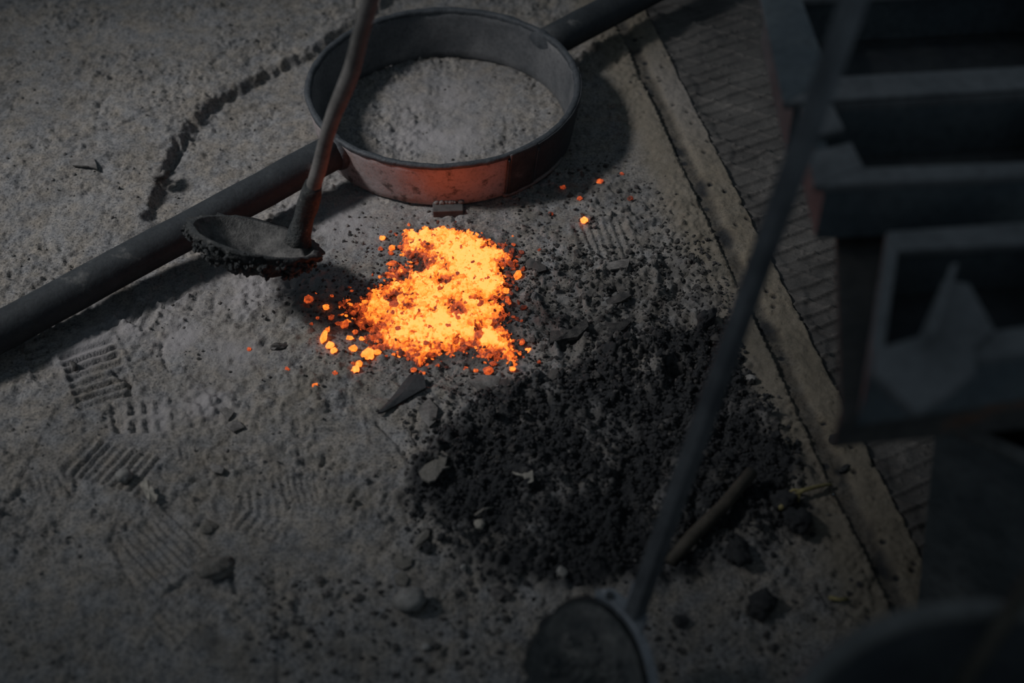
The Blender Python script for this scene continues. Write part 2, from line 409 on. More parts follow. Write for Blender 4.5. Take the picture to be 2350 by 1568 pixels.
def ground_height(x, y, masks=None):
    m = masks or ground_masks(x, y)
    flat = 1 - np.clip(m['slag'] + m['crust'] * .6, 0, 1)
    h = .0050 * fbm(x, y, 2.6, 2, 1) + .0035 * fbm(x, y, 9, 2, 5)
    rough = .35 + 1.05 * sstep(-.35, .45, fbm(x, y, 6, 3, 77))
    h += rough * (.0026 * fbm(x, y, 34, 3, 9) + .0016 * np.abs(fbm(x, y, 85, 2, 14)) + .0011 * fbm(x, y, 150, 2, 15))
    h -= rough * .0030 * sstep(.30, .55, fbm(x, y, 42, 2, 25))
    # small clods and pits trodden into the sand
    f1, c1 = worley(x, y, 48, 21)
    h += rough * np.where(c1 > .70, .0040 * sstep(.34, .05, f1), 0)
    h -= np.where(c1 < .10, .0030 * sstep(.30, .05, f1), 0)
    # ridged scuffs
    h += .0016 * rough * (ridged(x, y, 26, 3, 33) - .6)
    # raised crust of older sand at the upper left
    st_ = m['step']
    E0 = STEP[2]; near = sstep(.03, -.13, (x - E0.x) * .35 + (y - E0.y))          # the edge dies out under the pipe
    wd = .008 + .16 * near
    h += .018 * sstep(-1.15 * wd, .9 * wd, st_) * (1 - .75 * near)
    h += (1 - near) * .004 * np.exp(-(st_ - .012) ** 2 / .0002) * sstep(-.2, .3, fbm(x, y, 30, 2, 63))
    # slag heap and crusted ground
    f2, c2 = worley(x, y, 62, 71); f3, c3 = worley(x, y, 150, 73)
    lum = .011 * c2 * sstep(.75, .1, f2) + .005 * c3 * sstep(.7, .1, f3)
    h += m['slag'] * (.010 + lum + .008 * fbm(x, y, 14, 3, 81) + .006 * fbm(x, y, 34, 2, 83))
    h += np.maximum(m['crust'], m['crust2'] * .75) * (.011 * (ridged(x, y, 13, 4, 85) - .75) + .6 * lum)
    h += m['speck'] * .35 * lum
    h += m['loose'] * (.45 * lum + .0035 * fbm(x, y, 40, 3, 99))
    h += sstep(-.03, .0, m['hot']) * (.002 + .3 * lum)
    # flat trodden bed under the ring and right of the scoop
    # boot prints
    for c, a, b, n, dep, kind in PRINTS:
        C = at(*c); A = at(c[0] + a[0], c[1] + a[1]) - C; B = at(c[0] + b[0], c[1] + b[1]) - C
        det = A.x * B.y - A.y * B.x
        dx = x - C.x + .0015 * fbm(x, y, 60, 2, 7); dy = y - C.y + .0015 * fbm(x, y, 60, 2, 8)
        p = (dx * B.y - dy * B.x) / det; q = (A.x * dy - A.y * dx) / det
        inb = (np.abs(p) < 1.25) & (np.abs(q) < 1.25)
        if not inb.any(): continue
        soft = sstep(1.12, .9, np.abs(p)) * sstep(1.1, .92, np.abs(q))
        ph = (q * .5 + .5) * n
        if kind == 2: ph = ph + np.abs(p) * .9
        tri = np.abs(ph - np.floor(ph) - .5) * 2
        barh = sstep(.42, .70, tri)
        if kind == 1:
            row = np.abs((p * .5 + .5) * 2 - np.floor((p * .5 + .5) * 2) - .5) * 2
            barh = np.maximum(barh, sstep(.6, .8, row))
        sm = h * (1 - .75 * soft) + soft * .75 * (.0050 * fbm(x, y, 2.6, 2, 1) + .0035 * fbm(x, y, 9, 2, 5))
        h = np.where(inb, sm + soft * dep * (barh * 1.0 - .75) * (.6 + .6 * _h(np.floor(ph).astype(np.int64), np.zeros(ph.shape, np.int64), 3)), h)
        # pushed-up lip round the sole
        rim = np.exp(-((np.maximum(np.abs(p), np.abs(q)) - 1.10) / .07) ** 2)
        h += np.where(inb, .0022 * rim, 0)
    # thin sole edges and cracks
    for pts, dep, wid in CRACKS:
        d = np.abs(polydist(x + .003 * fbm(x, y, 40, 2, 19), y + .003 * fbm(x, y, 40, 2, 23), pts, False))
        h -= dep * np.exp(-(d / wid) ** 2)
    s, t = st(x, y)
    h += .010 * sstep(-.10, -.012, t)       # sand banks up to the curb
    h += sstep(-.02, .0, t) * .002 * fbm(x, y, 90, 2, 13)
    return h

CRACKS = [(ground_poly(p), d, w_) for p, d, w_ in [
    ([(865, 965), (900, 1000), (930, 1045), (945, 1090)], .006, .003), ([(1290, 800), (1340, 770), (1420, 775), (1480, 760)], .010, .005),
    ([(955, 950), (945, 1000), (965, 1030)], .006, .002), ([(420, 1105), (480, 1095)], .005, .003), ([(262, 850), (300, 880), (292, 912)], .008, .004),
    ([(258, 925), (266, 985)], .008, .004), ([(120, 1085), (165, 1135)], .006, .003), ([(330, 1340), (370, 1370), (420, 1340)], .005, .004),
    ([(375, 790), (370, 820), (390, 850)], .006, .003), ([(530, 1320), (545, 1360)], .008, .004), ([(255, 1240), (300, 1330), (345, 1370)], .005, .004),
    ([(270, 315), (330, 280), (372, 262)], .004, .003), ([(410, 340), (402, 372), (385, 392)], .012, .006), ([(1200, 700), (1260, 690), (1320, 700)], .005, .003),
    ([(385, 1020), (620, 1005), (760, 985), (840, 985)], .003, .004)]]
CURVES = [((455, 270), 2), ]

def axis(lo, hi, d, far):
    c = np.arange(lo, hi + d / 2, d)
    l = [lo]; s = d
    while l[-1] > -far: s *= 1.35; l.append(l[-1] - s)
    r = [hi]; s = d
    while r[-1] < far: s *= 1.35; r.append(r[-1] + s)
    return np.concatenate([np.array(l[1:])[::-1], c, np.array(r[1:])])
D = .0026
gx = axis(-1.10, .52, D, 5.0); gy = axis(.72, 2.98, D, 6.0)
X, Y = np.meshgrid(gx, gy)
mk = ground_masks(X, Y)
Z = ground_height(X, Y, mk)
_, T = st(X, Y)
# the sand stops at the groove, a skirt dips under the curb
Z = np.where(T > .004, -.03, Z)
keep = (T[:-1, :-1] < .012).ravel()
me = np_mesh('floor', np.stack([X, Y, Z], -1).reshape(-1, 3), grid_faces(len(gx), len(gy), keep))
soot = np.clip(np.maximum.reduce([mk['slag'] * 1.15, mk['crust'] * .50, mk['crust2'] * .22, mk['speck'] * .34, .62 * sstep(-.055, -.002, mk['hot']),
               .25 * sstep(.12, -.02, np.hypot(X - at(700, 640).x, Y - at(700, 640).y) * 0 + 1)]), 0, 1)
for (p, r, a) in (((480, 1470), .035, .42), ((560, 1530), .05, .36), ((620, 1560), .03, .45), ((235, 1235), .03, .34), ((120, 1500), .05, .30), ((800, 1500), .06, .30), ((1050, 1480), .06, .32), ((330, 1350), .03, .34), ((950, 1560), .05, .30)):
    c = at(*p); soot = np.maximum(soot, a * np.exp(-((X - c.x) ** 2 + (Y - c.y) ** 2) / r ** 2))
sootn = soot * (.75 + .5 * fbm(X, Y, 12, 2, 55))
tan = .75 * sstep(-.085, -.03, T) + .12 * sstep(-.3, -.1, T) + .38 * mk['loose'] * sstep(-.5, .4, fbm(X, Y, 14, 3, 66))
dust = np.zeros_like(X)
for (p, r) in PALE:
    c = at(*p); dust = np.maximum(dust, .75 * np.exp(-((X - c.x) ** 2 + (Y - c.y) ** 2) / r ** 2))
dust *= (.6 + .8 * sstep(-.3, .4, fbm(X, Y, 11, 3, 44)))
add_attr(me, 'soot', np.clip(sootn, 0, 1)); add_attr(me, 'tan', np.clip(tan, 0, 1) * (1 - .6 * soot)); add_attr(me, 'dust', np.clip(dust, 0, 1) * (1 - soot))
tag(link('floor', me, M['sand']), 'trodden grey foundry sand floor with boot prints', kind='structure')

def strip(name, t0, t1, dt, s0, s1, ds, hf, mat, label, attrs=True):
    sv = np.arange(s0, s1 + ds / 2, ds); tv = np.arange(t0, t1 + dt / 2, dt)
    S, T_ = np.meshgrid(sv, tv)
    # x across
    XX = LB.x + S * CD.x + T_ * CT.x; YY = LB.y + S * CD.y + T_ * CT.y
    ZZ, at_ = hf(XX, YY, S, T_)
    V = np.stack([XX, YY, ZZ], -1).reshape(-1, 3)
    q = grid_faces(len(sv), len(tv))[:, ::-1]
    me = np_mesh(name, V, q)
    for k, a in at_.items(): add_attr(me, k, a)
    return tag(link(name, me, mat), label, kind='structure')

def curb_h(x, y, s, t):
    tt = t + .0025 * fbm(x, y, 30, 3, 111)
    rough = .0018 * fbm(x, y, 45, 3, 4) + .0009 * fbm(x, y, 130, 2, 6)
    f1, c1 = worley(x, y, 60, 29)
    pits = np.where(c1 < .09, -.005 * sstep(.42, .1, f1), 0) + np.where(c1 > .90, .004 * sstep(.35, .05, f1), 0)
    groove = sstep(-.001, .006, tt) * sstep(GROOVE + .016, GROOVE - .004, tt)
    h = .010 - .0065 * groove + rough + pits * (1 - groove * .6)
    edge = sstep(CURB + .001, CURB - .005, tt)
    h = h * edge + (1 - edge) * -.035
    soot = np.clip(.50 * groove + .22 * (c1 < .09) * sstep(.42, .1, f1) * 3 + .22 * sstep(.1, .6, fbm(x, y, 16, 3, 90)), 0, 1)
    tan = .85 * (1 - groove) * (.6 + .4 * sstep(-.4, .4, fbm(x, y, 9, 2, 12)))
    dust = .35 * np.exp(-((s - 1.1) / .15) ** 2) * (1 - groove)
    return h, {'soot': soot, 'tan': np.clip(tan, 0, 1), 'dust': dust}
strip('trim_1', -.001, CURB + .006, .0024, -.5, 1.9, .0026, curb_h, M['curb'], 'worn tan concrete curb with a dark groove along the sand')

def plate_h(x, y, s, t):
    h = -.001 + .0015 * fbm(x, y, 5, 2, 2)
    # two families of raised diagonal ribs
    A = at(1830, 735); B = at(1940, 693); e1 = (B - A).normalized()
    A2 = at(1800, 560); B2 = at(1940, 600); e2 = (B2 - A2).normalized()
    w_ = .004 * fbm(x, y, 8, 2, 31)
    for e, sp, amp, sd in ((e1, .030, .0062, 1), (e2, .058, .0048, 2)):
        q = (x * -e.y + y * e.x + w_) / sp
        k = np.floor(q + .5)
        d = np.abs(q - k) * sp
        worn = sstep(-.6, .25, fbm(x, y, 7, 2, 50 + sd) )
        h = h + amp * np.exp(-(d / .0027) ** 2) * (.45 + .55 * worn)
    sand = sstep(.25, .8, fbm(x, y, 9, 3, 61) + .9 * sstep(.035, .0, t - CURB))
    h = h + sand * .004 + .0006 * fbm(x, y, 70, 3, 71)
    f1, c1 = worley(x, y, 80, 39)
    h = h + np.where(c1 > .9, .003 * sstep(.35, .05, f1), 0)
    h = h - .016 * sstep(CURB - .003, CURB - .009, t)
    return h, {}
strip('floor_plate', CURB - .014, .80, .0025, -.6, 2.0, .0025, plate_h, M['plate'], 'dark steel tread plate floor with worn diagonal ribs')

def gz(p):
    """height of the sand at a point"""
    x = np.array([p[0]]); y = np.array([p[1]])
    return float(ground_height(x, y)[0])
def gzs(P):
    x = np.array([p[0] for p in P]); y = np.array([p[1] for p in P])
    s, t = st(x, y)
    return np.where(t > CURB, 0.0, np.where(t > 0, .006, ground_height(x, y)))
def on(px, py, dz=0):
    p = at(px, py); z = float(gzs([p])[0]); p = at(px, py, z); p.z = z + dz
    return p

# ------------------------------------------------------------------ the ladle ring with its two pipe handles
RC = at(1017, 190, .100); RC.z = 0
ROOT = empty('ladle_ring', (RC.x, RC.y, 0), 'round iron carrying ring with two pipe handles lying on the sand', 'ladle ring')
ZT, ZB, RT, RB, TH = .103, .006, .2465, .232, .0115
def ring_pt(a, r, z): return Vector((RC.x + r * math.cos(a), RC.y + r * math.sin(a), z))
def ring_section(name, a0, a1, n, ro, ri, z0, z1, mat, jit=.0012, closed=False, taper=(RT - RB) / (ZT - ZB), jf=26):
    """revolved band: ro/ri are offsets from the ring's middle surface"""
    prof = []
    bev = min(.003, (ro - ri) * .3)
    for (o, z) in ((ri, z0 + bev), (ri + bev, z0), (ro - bev, z0), (ro, z0 + bev)): prof.append((o, z))
    for k in range(1, 7): prof.append((ro, z0 + bev + (z1 - z0 - 2 * bev) * k / 7))
    for (o, z) in ((ro, z1 - bev), (ro - bev, z1), (ri + bev, z1), (ri, z1 - bev)): prof.append((o, z))
    for k in range(6, 0, -1): prof.append((ri, z0 + bev + (z1 - z0 - 2 * bev) * k / 7))
    m = len(prof); vs = []; fs = []
    for i in range(n if closed else n + 1):
        a = a0 + (a1 - a0) * i / n
        for (o, z) in prof:
            vs.append(ring_pt(a, RB + (z - ZB) * taper + o, z))
    nn = n if closed else n + 1
    for i in range(n):
        j = (i + 1) % nn
        for k in range(m): fs.append((i * m + k, i * m + (k + 1) % m, j * m + (k + 1) % m, j * m + k))
    mb = MB(RC); mb.add(vs, fs)
    if not closed: mb.f += [tuple(range(m)), tuple(range(n * m + m - 1, n * m - 1, -1))]
    return mb.build(name, mat, ROOT, smooth=True, jitter=jit, jf=jf)

M['band'] = None
def mat_band():
    m, nt, out = new_mat('rusty_scaled_band'); P = position(nt)
    b = N(nt, 'ShaderNodeBsdfPrincipled'); b.inputs['Roughness'].default_value = .7; b.inputs['Metallic'].default_value = .1
    n1 = noise(nt, P, 11, 5, .65); n2 = noise(nt, P, 45, 5, .6); n3 = noise(nt, P, 170, 4, .6)
    c = ramp(nt, n1.outputs['Fac'], [(.35, (.20, .18, .18)), (.55, (.265, .235, .235)), (.7, (.24, .175, .155))]).outputs['Color']
    c = mixc(nt, 1, c, ramp(nt, n2.outputs['Fac'], [(.34, (.30, .29, .28)), (.44, (1, 1, 1))]).outputs['Color'], 'MULTIPLY')
    c = mixc(nt, .6, c, ramp(nt, n3.outputs['Fac'], [(.3, (.5, .5, .5)), (.5, (1, 1, 1))]).outputs['Color'], 'MULTIPLY')
    L(nt, c, b.inputs['Base Color'])
    L(nt, bump(nt, n3.outputs['Fac'], .4, .001, bump(nt, n2.outputs['Fac'], .5, .002)), b.inputs['Normal'])
    L(nt, b.outputs[0], out.inputs['Surface']); return m
M['band'] = mat_band()
M['inner'] = mat_simple('sooty_inner_wall', (.06, .066, .073), (.12, .124, .13), 9, .75, .1, .3, .001, (.17, .17, .17), fine=150)
ring_section('ring_band', 0, 2 * math.pi, 168, .004, 0, ZB, ZT - .004, M['band'], .0008, True)
ring_section('inner_wall', 0, 2 * math.pi, 168, -.0005, -.006, ZB - .002, ZT - .004, M['inner'], .0008, True)
ring_section('rim', 0, 2 * math.pi, 168, .0052, -.0068, ZT - .010, ZT + .001, M['rim'], .0016, True, jf=34)
a_lap = math.atan2(*(lambda p: (p.y - RC.y, p.x - RC.x))(at(1222, 362, ZT)))
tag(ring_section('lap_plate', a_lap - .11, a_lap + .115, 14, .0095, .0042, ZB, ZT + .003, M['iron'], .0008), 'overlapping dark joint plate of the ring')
tag(ring_section('shade_strip', a_lap + .118, a_lap + 1.15, 40, .0075, .0042, ZB, ZT - .001, M['shade_iron'], .0008), 'dark iron strip with painted shade on the band right of the joint')  # added strip of dark iron, the band's shadow painted into its colour
for da in (-.118, .122):
    mb = MB(RC); pts = [ring_pt(a_lap + da, RB + (z - ZB) * .16 + .006, z) for z in np.linspace(ZB + .004, ZT - .008, 12)]
    mb.tube(pts, [.0028 + .0009 * random.random() for _ in pts], 7); mb.build('weld_seam', M['rim'], ROOT, smooth=True, jitter=.0008, jf=150)
mb = MB(RC); aa = np.linspace(a_lap - .14, a_lap + .5, 26)
mb.tube([ring_pt(a, RB + .007, ZB + .003) for a in aa], [.004 + .0008 * random.random() for _ in aa], 8)
tag(mb.build('bottom_bead', M['rod'], ROOT, smooth=True, jitter=.0008, jf=120), 'light bead along the lower right edge of the ring')
# foot tab under the front with weld spatter
fa = math.atan2(at(1028, 480, .02).y - RC.y, at(1028, 480, .02).x - RC.x)
R_ = Vector((math.cos(fa), math.sin(fa), 0)); T_ = Vector((-R_.y, R_.x, 0))
def tabbox(r0, r1, hw, z0, z1):
    c = Vector((RC.x, RC.y, 0))
    b = [c + R_ * r0 - T_ * hw, c + R_ * r1 - T_ * hw, c + R_ * r1 + T_ * hw, c + R_ * r0 + T_ * hw]
    return [p + Vector((0, 0, z0)) for p in b], [p + Vector((0, 0, z1)) for p in b]
mb = MB(RC); mb.hexa(*tabbox(RB - .014, RB + .028, .0265, -.004, .013)); foot = mb.build('foot_tab', M['rust'], ROOT, bevel=.0015)
mb = MB(RC)
for k in range(16):
    V, Fc = lump_np(RNG, .0035 + .002 * random.random(), 1)
    p = Vector((RC.x, RC.y, 0)) + R_ * (RB + .006) + T_ * random.uniform(-.025, .025) + Vector((0, 0, .0145))
    mb.add([tuple(np.array(p) + v) for v in V], [tuple(f) for f in Fc])
mb.build('weld_bead', M['rod'], foot, smooth=True)
# pipe handles, one straight line through the ring
PA, PB = at(586, 448, .068), at(1299, 80, .074)
pd = (PB - PA).normalized(); pdh = Vector((pd.x, pd.y, 0)).normalized()
pc = Vector((RC.x, RC.y, .070))
def pipe(name, d, r, z0, z1, n0, length):
    pts = [pc + d * (n0 + (length - n0) * k / 20) for k in range(21)]
    for k, p in enumerate(pts): p.z = z0 + (z1 - z0) * k / 20
    mb = MB(RC); mb.tube(pts, r, 28, True)
    return mb.build(name, M['pipe'], ROOT, smooth=True, jitter=.0012, jf=14)
h1 = pipe('pipe_handle', -pdh, .0315, .071, .0375, .243, 1.30)
h2 = pipe('pipe_handle', pdh, .0315, .071, .085, .243, 1.30)
for d in (-pdh, pdh):
    mb = MB(RC); mb.tube([pc + d * .236, pc + d * .243, pc + d * .252, pc + d * .256], [.030, .0355, .0345, .0322], 28)
    mb.build('weld_collar', M['rim'], ROOT, smooth=True, jitter=.001, jf=60)

# ------------------------------------------------------------------ slag scoop held over the sand
def bowl(org, C, e1, e2, n, ru, rv, depth, mat_out, mat_in, root, thick=.008, rough=.006, tilt_noise=0, lip=.0):
    U, K = 72, 20
    def surf(off, nz, sd):
        vs = []
        for k in range(K + 1):
            r = k / K
            for i in range(U):
                a = 2 * math.pi * i / U
                p = C + e1 * (ru + off) * r * math.cos(a) + e2 * (rv + off) * r * math.sin(a) - n * ((depth + off) * (1 - r ** 2.4))
                vs.append(p)
        A = np.array([tuple(v) for v in vs])
        nn = np.array(n)
        d = nz * (fbm(A[:, 0] + A[:, 2], A[:, 1] - A[:, 2], 30, 3, sd) + .8 * fbm(A[:, 0] - A[:, 2], A[:, 1] + A[:, 2], 95, 2, sd + 4))
        out = A - np.array(C); out /= np.maximum(np.linalg.norm(out, axis=1), 1e-6)[:, None]
        A = A + out * d[:, None] * (1 if sd == 3 else .5)
        return A
    fs = [(k * U + i, k * U + (i + 1) % U, (k + 1) * U + (i + 1) % U, (k + 1) * U + i) for k in range(K) for i in range(U)]
    ins = surf(-thick * .5, rough * .35, 8); outs = surf(thick * .5, rough, 3)
    mb = MB(org); mb.add(outs, fs)
    # rim joins the two skins
    b = len(mb.v); mb.add(ins[K * U:], [])
    mb.f += [(K * U + i, K * U + (i + 1) % U, b + (i + 1) % U, b + i) for i in range(U)]
    o1 = mb.build('shell', mat_out, root, smooth=True)
    mb = MB(org); mb.add(ins, [f[::-1] for f in fs]); o2 = mb.build('lining', mat_in, root, smooth=True)
    return o1, o2

tl, tr = at(432, 502, .158), at(736, 584, .118)
SCC = (tl + tr) / 2; e1 = (tr - tl).normalized()
v = Vector((0.05, -math.cos(math.radians(24)), math.sin(math.radians(24))))
n_ = v.cross(e1) ; n_ = e1.cross(v).normalized()
if n_.z < 0: n_ = -n_
e2 = n_.cross(e1).normalized()
SCO = Vector((SCC.x, SCC.y, SCC.z - .06))
SROOT = empty('slag_scoop', SCO, 'long handled round slag scoop with crusted black dish left of the glow', 'scoop')
shell, _ = bowl(SCO, SCC, e1, e2, n_, (tr - tl).length / 2 - .006, .088, .050, M['crust'], M['dish'], SROOT, .012, .009)
items = []
for k in range(420):
    a = random.uniform(0, 2 * math.pi); r = random.uniform(.72, 1.0)
    p = SCC + e1 * .110 * r * math.cos(a) + e2 * .094 * r * math.sin(a) - n_ * (.052 * (1 - r ** 2.4) + random.uniform(0, .016))
    items.append((tuple(p - SCO), random.uniform(.0015, .0052), (1, 1, .8)))
cr = lumps('slag_crust', items, M['crust'], 1, .45); cr.parent = shell; cr['kind'] = 'stuff'
p0 = at(690, 525, .140); p1 = at(850, 0, .66)
pts = []
for k in range(30):
    t = k / 16.0
    p = p0.lerp(p1, t) if t <= 1 else p1 + (p1 - p0) * (t - 1)
    p = p + Vector((-.003, 0, 0)) * math.exp(-((t - .5) / .12) ** 2) + Vector((.004, 0, 0)) * math.exp(-((t - .75) / .1) ** 2)
    pts.append(p)
mb = MB(SCO); mb.tube(pts[2:], [.0112 + .0005 * math.sin(k * .9) for k in range(28)], 18); mb.build('handle', M['rod'], SROOT, smooth=True, jitter=.0006, jf=22)
mb = MB(SCO); base = p0 - n_ * .026
mb.tube([base, p0 - n_ * .008, p0.lerp(p1, .05), p0.lerp(p1, .12), p0.lerp(p1, .19), p0.lerp(p1, .235)], [.022, .0175, .0155, .0165, .0145, .0126], 18)
tag(mb.build('socket', M['crust'], SROOT, smooth=True, jitter=.003, jf=60), 'crusted socket where the handle meets the dish')

# ------------------------------------------------------------------ square-bar ladle in the foreground
b0 = at(1452, 1420, .150); b1 = at(1962, -5, .92)
LO = Vector((at(1345, 1580, .15).x, at(1345, 1580, .15).y, .07))
LROOT = empty('pouring_ladle', LO, 'out of focus ladle on a long square steel bar in the foreground', 'ladle')
view = (Vector((0, 0, H)) - (b0 + b1) / 2).normalized()
mb = MB(LO)
bow = Vector((0, 0, 0))
pts = [b0.lerp(b1, t) + bow * (4 * t * (1 - t)) * -1 for t in np.linspace(0, 1, 9)] + [b1 + (b1 - b0) * .5]
mb.tube(pts, .0134, 4, True, up=view + Vector((.12, 0, 0)))
mb.build('square_bar', M['bar'], LROOT, bevel=.0015)
LC = at(1345, 1590, .150)
bowl(LO, LC, Vector((1, 0, 0)), Vector((0, -1, 0)), Vector((0, 0, 1)), .070, .128, .030, M['crust'], M['skull'], LROOT, .008, .006)
items = []
for k in range(260):
    a = random.uniform(0, 2 * math.pi); r = random.uniform(0, .8)
    p = LC + Vector((.062 * r * math.cos(a), .115 * r * math.sin(a), -.026 * (1 - r ** 2.4) + .001))
    items.append((tuple(p - LO), random.uniform(.002, .007), (1, 1, .4)))
cr = lumps('slag_skull', items, M['skull'], 1, .3); cr.parent = LROOT; cr['kind'] = 'stuff'
# strap round the right half of the cup with a lug that carries a bolt
def rim_pt(a, off, z): return Vector((LC.x + (.073 + off) * math.cos(a), LC.y + (.131 + off) * math.sin(a), z))
mb = MB(LO)
aa = np.linspace(math.radians(78), math.radians(-80), 36)
for i in range(len(aa) - 1):
    a, c = aa[i], aa[i + 1]
    mb.hexa([rim_pt(a, 0, .128), rim_pt(c, 0, .128), rim_pt(c, .011, .128), rim_pt(a, .011, .128)],
            [rim_pt(a, 0, .158), rim_pt(c, 0, .158), rim_pt(c, .011, .158), rim_pt(a, .011, .158)])
mb.build('strap', M['strap'], LROOT)
def plate(mb, poly, z, th):
    b = [Vector((p.x, p.y, z - th)) for p in poly]; t = [Vector((p.x, p.y, z)) for p in poly]; n = len(poly)
    mb.add(b + t, [tuple(range(n - 1, -1, -1)), tuple(range(n, 2 * n))] + [(i, (i + 1) % n, n + (i + 1) % n, n + i) for i in range(n)])
mb = MB(LO)
plate(mb, [at(x, y, .160) for x, y in ((1378, 1352), (1405, 1348), (1438, 1372), (1452, 1330), (1482, 1340), (1486, 1420), (1468, 1462), (1445, 1428), (1410, 1392))], .160, .012)
lug = mb.build('lug', M['strap'], LROOT, bevel=.002)
mb = MB(LO); bp = at(1399, 1369, .160); mb.tube([bp, bp + Vector((0, 0, .004))], .0055, 6); mb.build('bolt', M['drum'], lug)

# ------------------------------------------------------------------ spilled glowing slag
hx = [p.x for p in HOTP]; hy = [p.y for p in HOTP]
bx = np.arange(min(hx) - .03, max(hx) + .03, .0018); by = np.arange(min(hy) - .03, max(hy) + .03, .0018)
BX, BY = np.meshgrid(bx, by)
DARK = [((962, 618), .022, .9), ((930, 640), .013, .8), ((1022, 668), .012, .9), ((1006, 662), .008, .6), ((902, 704), .012, .7), ((1054, 732), .012, .8), ((1036, 714), .007, .8),
        ((1102, 774), .010, .8), ((1108, 757), .007, .7), ((1095, 704), .012, .5), ((1022, 640), .009, .6), ((1050, 626), .005, .5), ((985, 592), .008, .6),
        ((880, 765), .018, .35), ((860, 745), .02, .3), ((865, 780), .016, .35), ((820, 715), .03, .38), ((985, 735), .008, .5), ((940, 725), .008, .5), ((1132, 745), .01, .5),
        ((925, 690), .02, .2), ((1075, 800), .01, .4), ((1145, 790), .006, .4)]
BRIGHT = [((960, 560), .03), ((1090, 650), .05), ((1080, 600), .03), ((940, 622), .014), ((1010, 655), .012), ((1000, 770), .03), ((1130, 780), .018), ((1090, 725), .016),
          ((1175, 830), .012), ((1100, 585), .03), ((1040, 760), .02)]
def hot_fields(x, y):
    wx = x + .013 * fbm(x, y, 30, 3, 141) + .004 * fbm(x, y, 120, 2, 147); wy = y + .013 * fbm(x, y, 30, 3, 157) + .004 * fbm(x, y, 120, 2, 151)
    d = polydist(wx, wy, HOTP)
    e = .46 + .42 * sstep(-.002, .022, d)
    for p, r in BRIGHT:
        c = at(*p); e = e + .16 * np.exp(-((x - c.x) ** 2 + (y - c.y) ** 2) / r ** 2)
    dk = 0
    for p, r, a in DARK:
        c = at(*p); dk = np.maximum(dk, a * np.exp(-(((wx * .5 + x * .5 - c.x) ** 2 + (wy * .5 + y * .5 - c.y) ** 2) / (1.15 * r) ** 2) ** 1.5))
    e = e - .72 * dk + .10 * fbm(x, y, 20, 2, 231)
    f1, c1 = worley(wx, wy, 85, 201); f2, c2 = worley(wx, wy, 190, 207)
    e = e + .16 * (c1 - .45) + .26 * (c2 - .5)
    e = np.where(c2 < .07, e - .22, e)
    e = e - .14 * sstep(.35, .62, f1)
    h = sstep(-.004, .05, d) * .016 + sstep(-.004, .01, d) * .004 + .007 * c1 * sstep(.6, .1, f1) + .0045 * c2 * sstep(.6, .1, f2) + .004 * fbm(x, y, 22, 2, 211) - .012 * dk
    return d, np.clip(e, 0, 1.05), h
d, e, hh = hot_fields(BX, BY)
G = ground_height(BX, BY)
BZ = np.where(d > -.006, G + np.maximum(hh, .001) * sstep(-.006, .002, d) - .004 * (1 - sstep(-.006, .002, d)), G - .006)
HO = at(1020, 690); HO.z = 0
keep = ((d[:-1, :-1] > -.005) & (d[1:, 1:] > -.005)).ravel()
me = np_mesh('glowing_slag', np.stack([BX - HO.x, BY - HO.y, BZ], -1).reshape(-1, 3), grid_faces(len(bx), len(by), keep))
add_attr(me, 'glow_level', e)
bm = bmesh.new(); bm.from_mesh(me); bmesh.ops.delete(bm, geom=[v_ for v_ in bm.verts if not v_.link_faces], context='VERTS'); bm.to_mesh(me); bm.free()
HROOT = tag(link('glowing_slag', me, M['hot'], None, HO), 'spilled bed of white hot yellow and orange slag on the sand', 'slag', kind='stuff')
def hot_z(p):
    x = np.array([p[0]]); y = np.array([p[1]])
    d, e, h = hot_fields(x, y); g = float(ground_height(x, y)[0])
    return g + (float(h[0]) if d[0] > 0 else 0), float(e[0]), float(d[0])

# loose hot cinders too small to pick apart
items = []; heat = []
tries = RNG.uniform((min(hx) - .04, min(hy) - .04), (max(hx) + .04, max(hy) + .04), (6500, 2))
d, e, h = hot_fields(tries[:, 0], tries[:, 1]); g = ground_height(tries[:, 0], tries[:, 1])
for k in range(len(tries)):
    if d[k] < -.035 or (d[k] < -.004 and RNG.random() > .25 * math.exp(d[k] / .012)): continue
    s = float(RNG.uniform(.0014, .0042))
    r = RNG.random()
    if d[k] > 0: ht = e[k] + RNG.normal(.0, .09) - (.30 if r < .09 else 0); z = g[k] + h[k]
    else: ht = .50 + RNG.normal(0, .14) + 8 * d[k]; z = g[k]
    items.append(((tries[k, 0] - HO.x, tries[k, 1] - HO.y, z + s * .3), s, (1, RNG.uniform(.5, 1), .55))); heat.append(float(np.clip(ht, .03, 1.02)))
o = lumps('hot_cinders', items, M['hot'], 1, .32, heat); o.parent = HROOT; o['kind'] = 'stuff'

def hot_lump(name, p, s, ht, asp=1.0, ang=0.0, flat=.6, sub=2, cool=.0):
    V, Fc = lump_np(RNG, s, sub, .26, (1, 1, 1), .35)
    V = V * np.array((1, asp, flat)); c_, s_ = math.cos(ang), math.sin(ang)
    V = np.stack([V[:, 0] * c_ - V[:, 1] * s_, V[:, 0] * s_ + V[:, 1] * c_, V[:, 2]], 1)
    z0 = V[:, 2].min(); V[:, 2] -= z0 * .75
    me = np_mesh(name, V, Fc, False)
    add_attr(me, 'glow_level', np.clip(ht + RNG.normal(0, .05, len(V)) - cool * (V[:, 2] > np.median(V[:, 2])), 0, 1.03))
    return link(name, me, M['hot'], None, p)
def pix(x, y, z=0.0):
    d = CC * y - SS * (z - H)
    return CX + F * x / d, CY - F * (SS * y + CC * (z - H)) / d
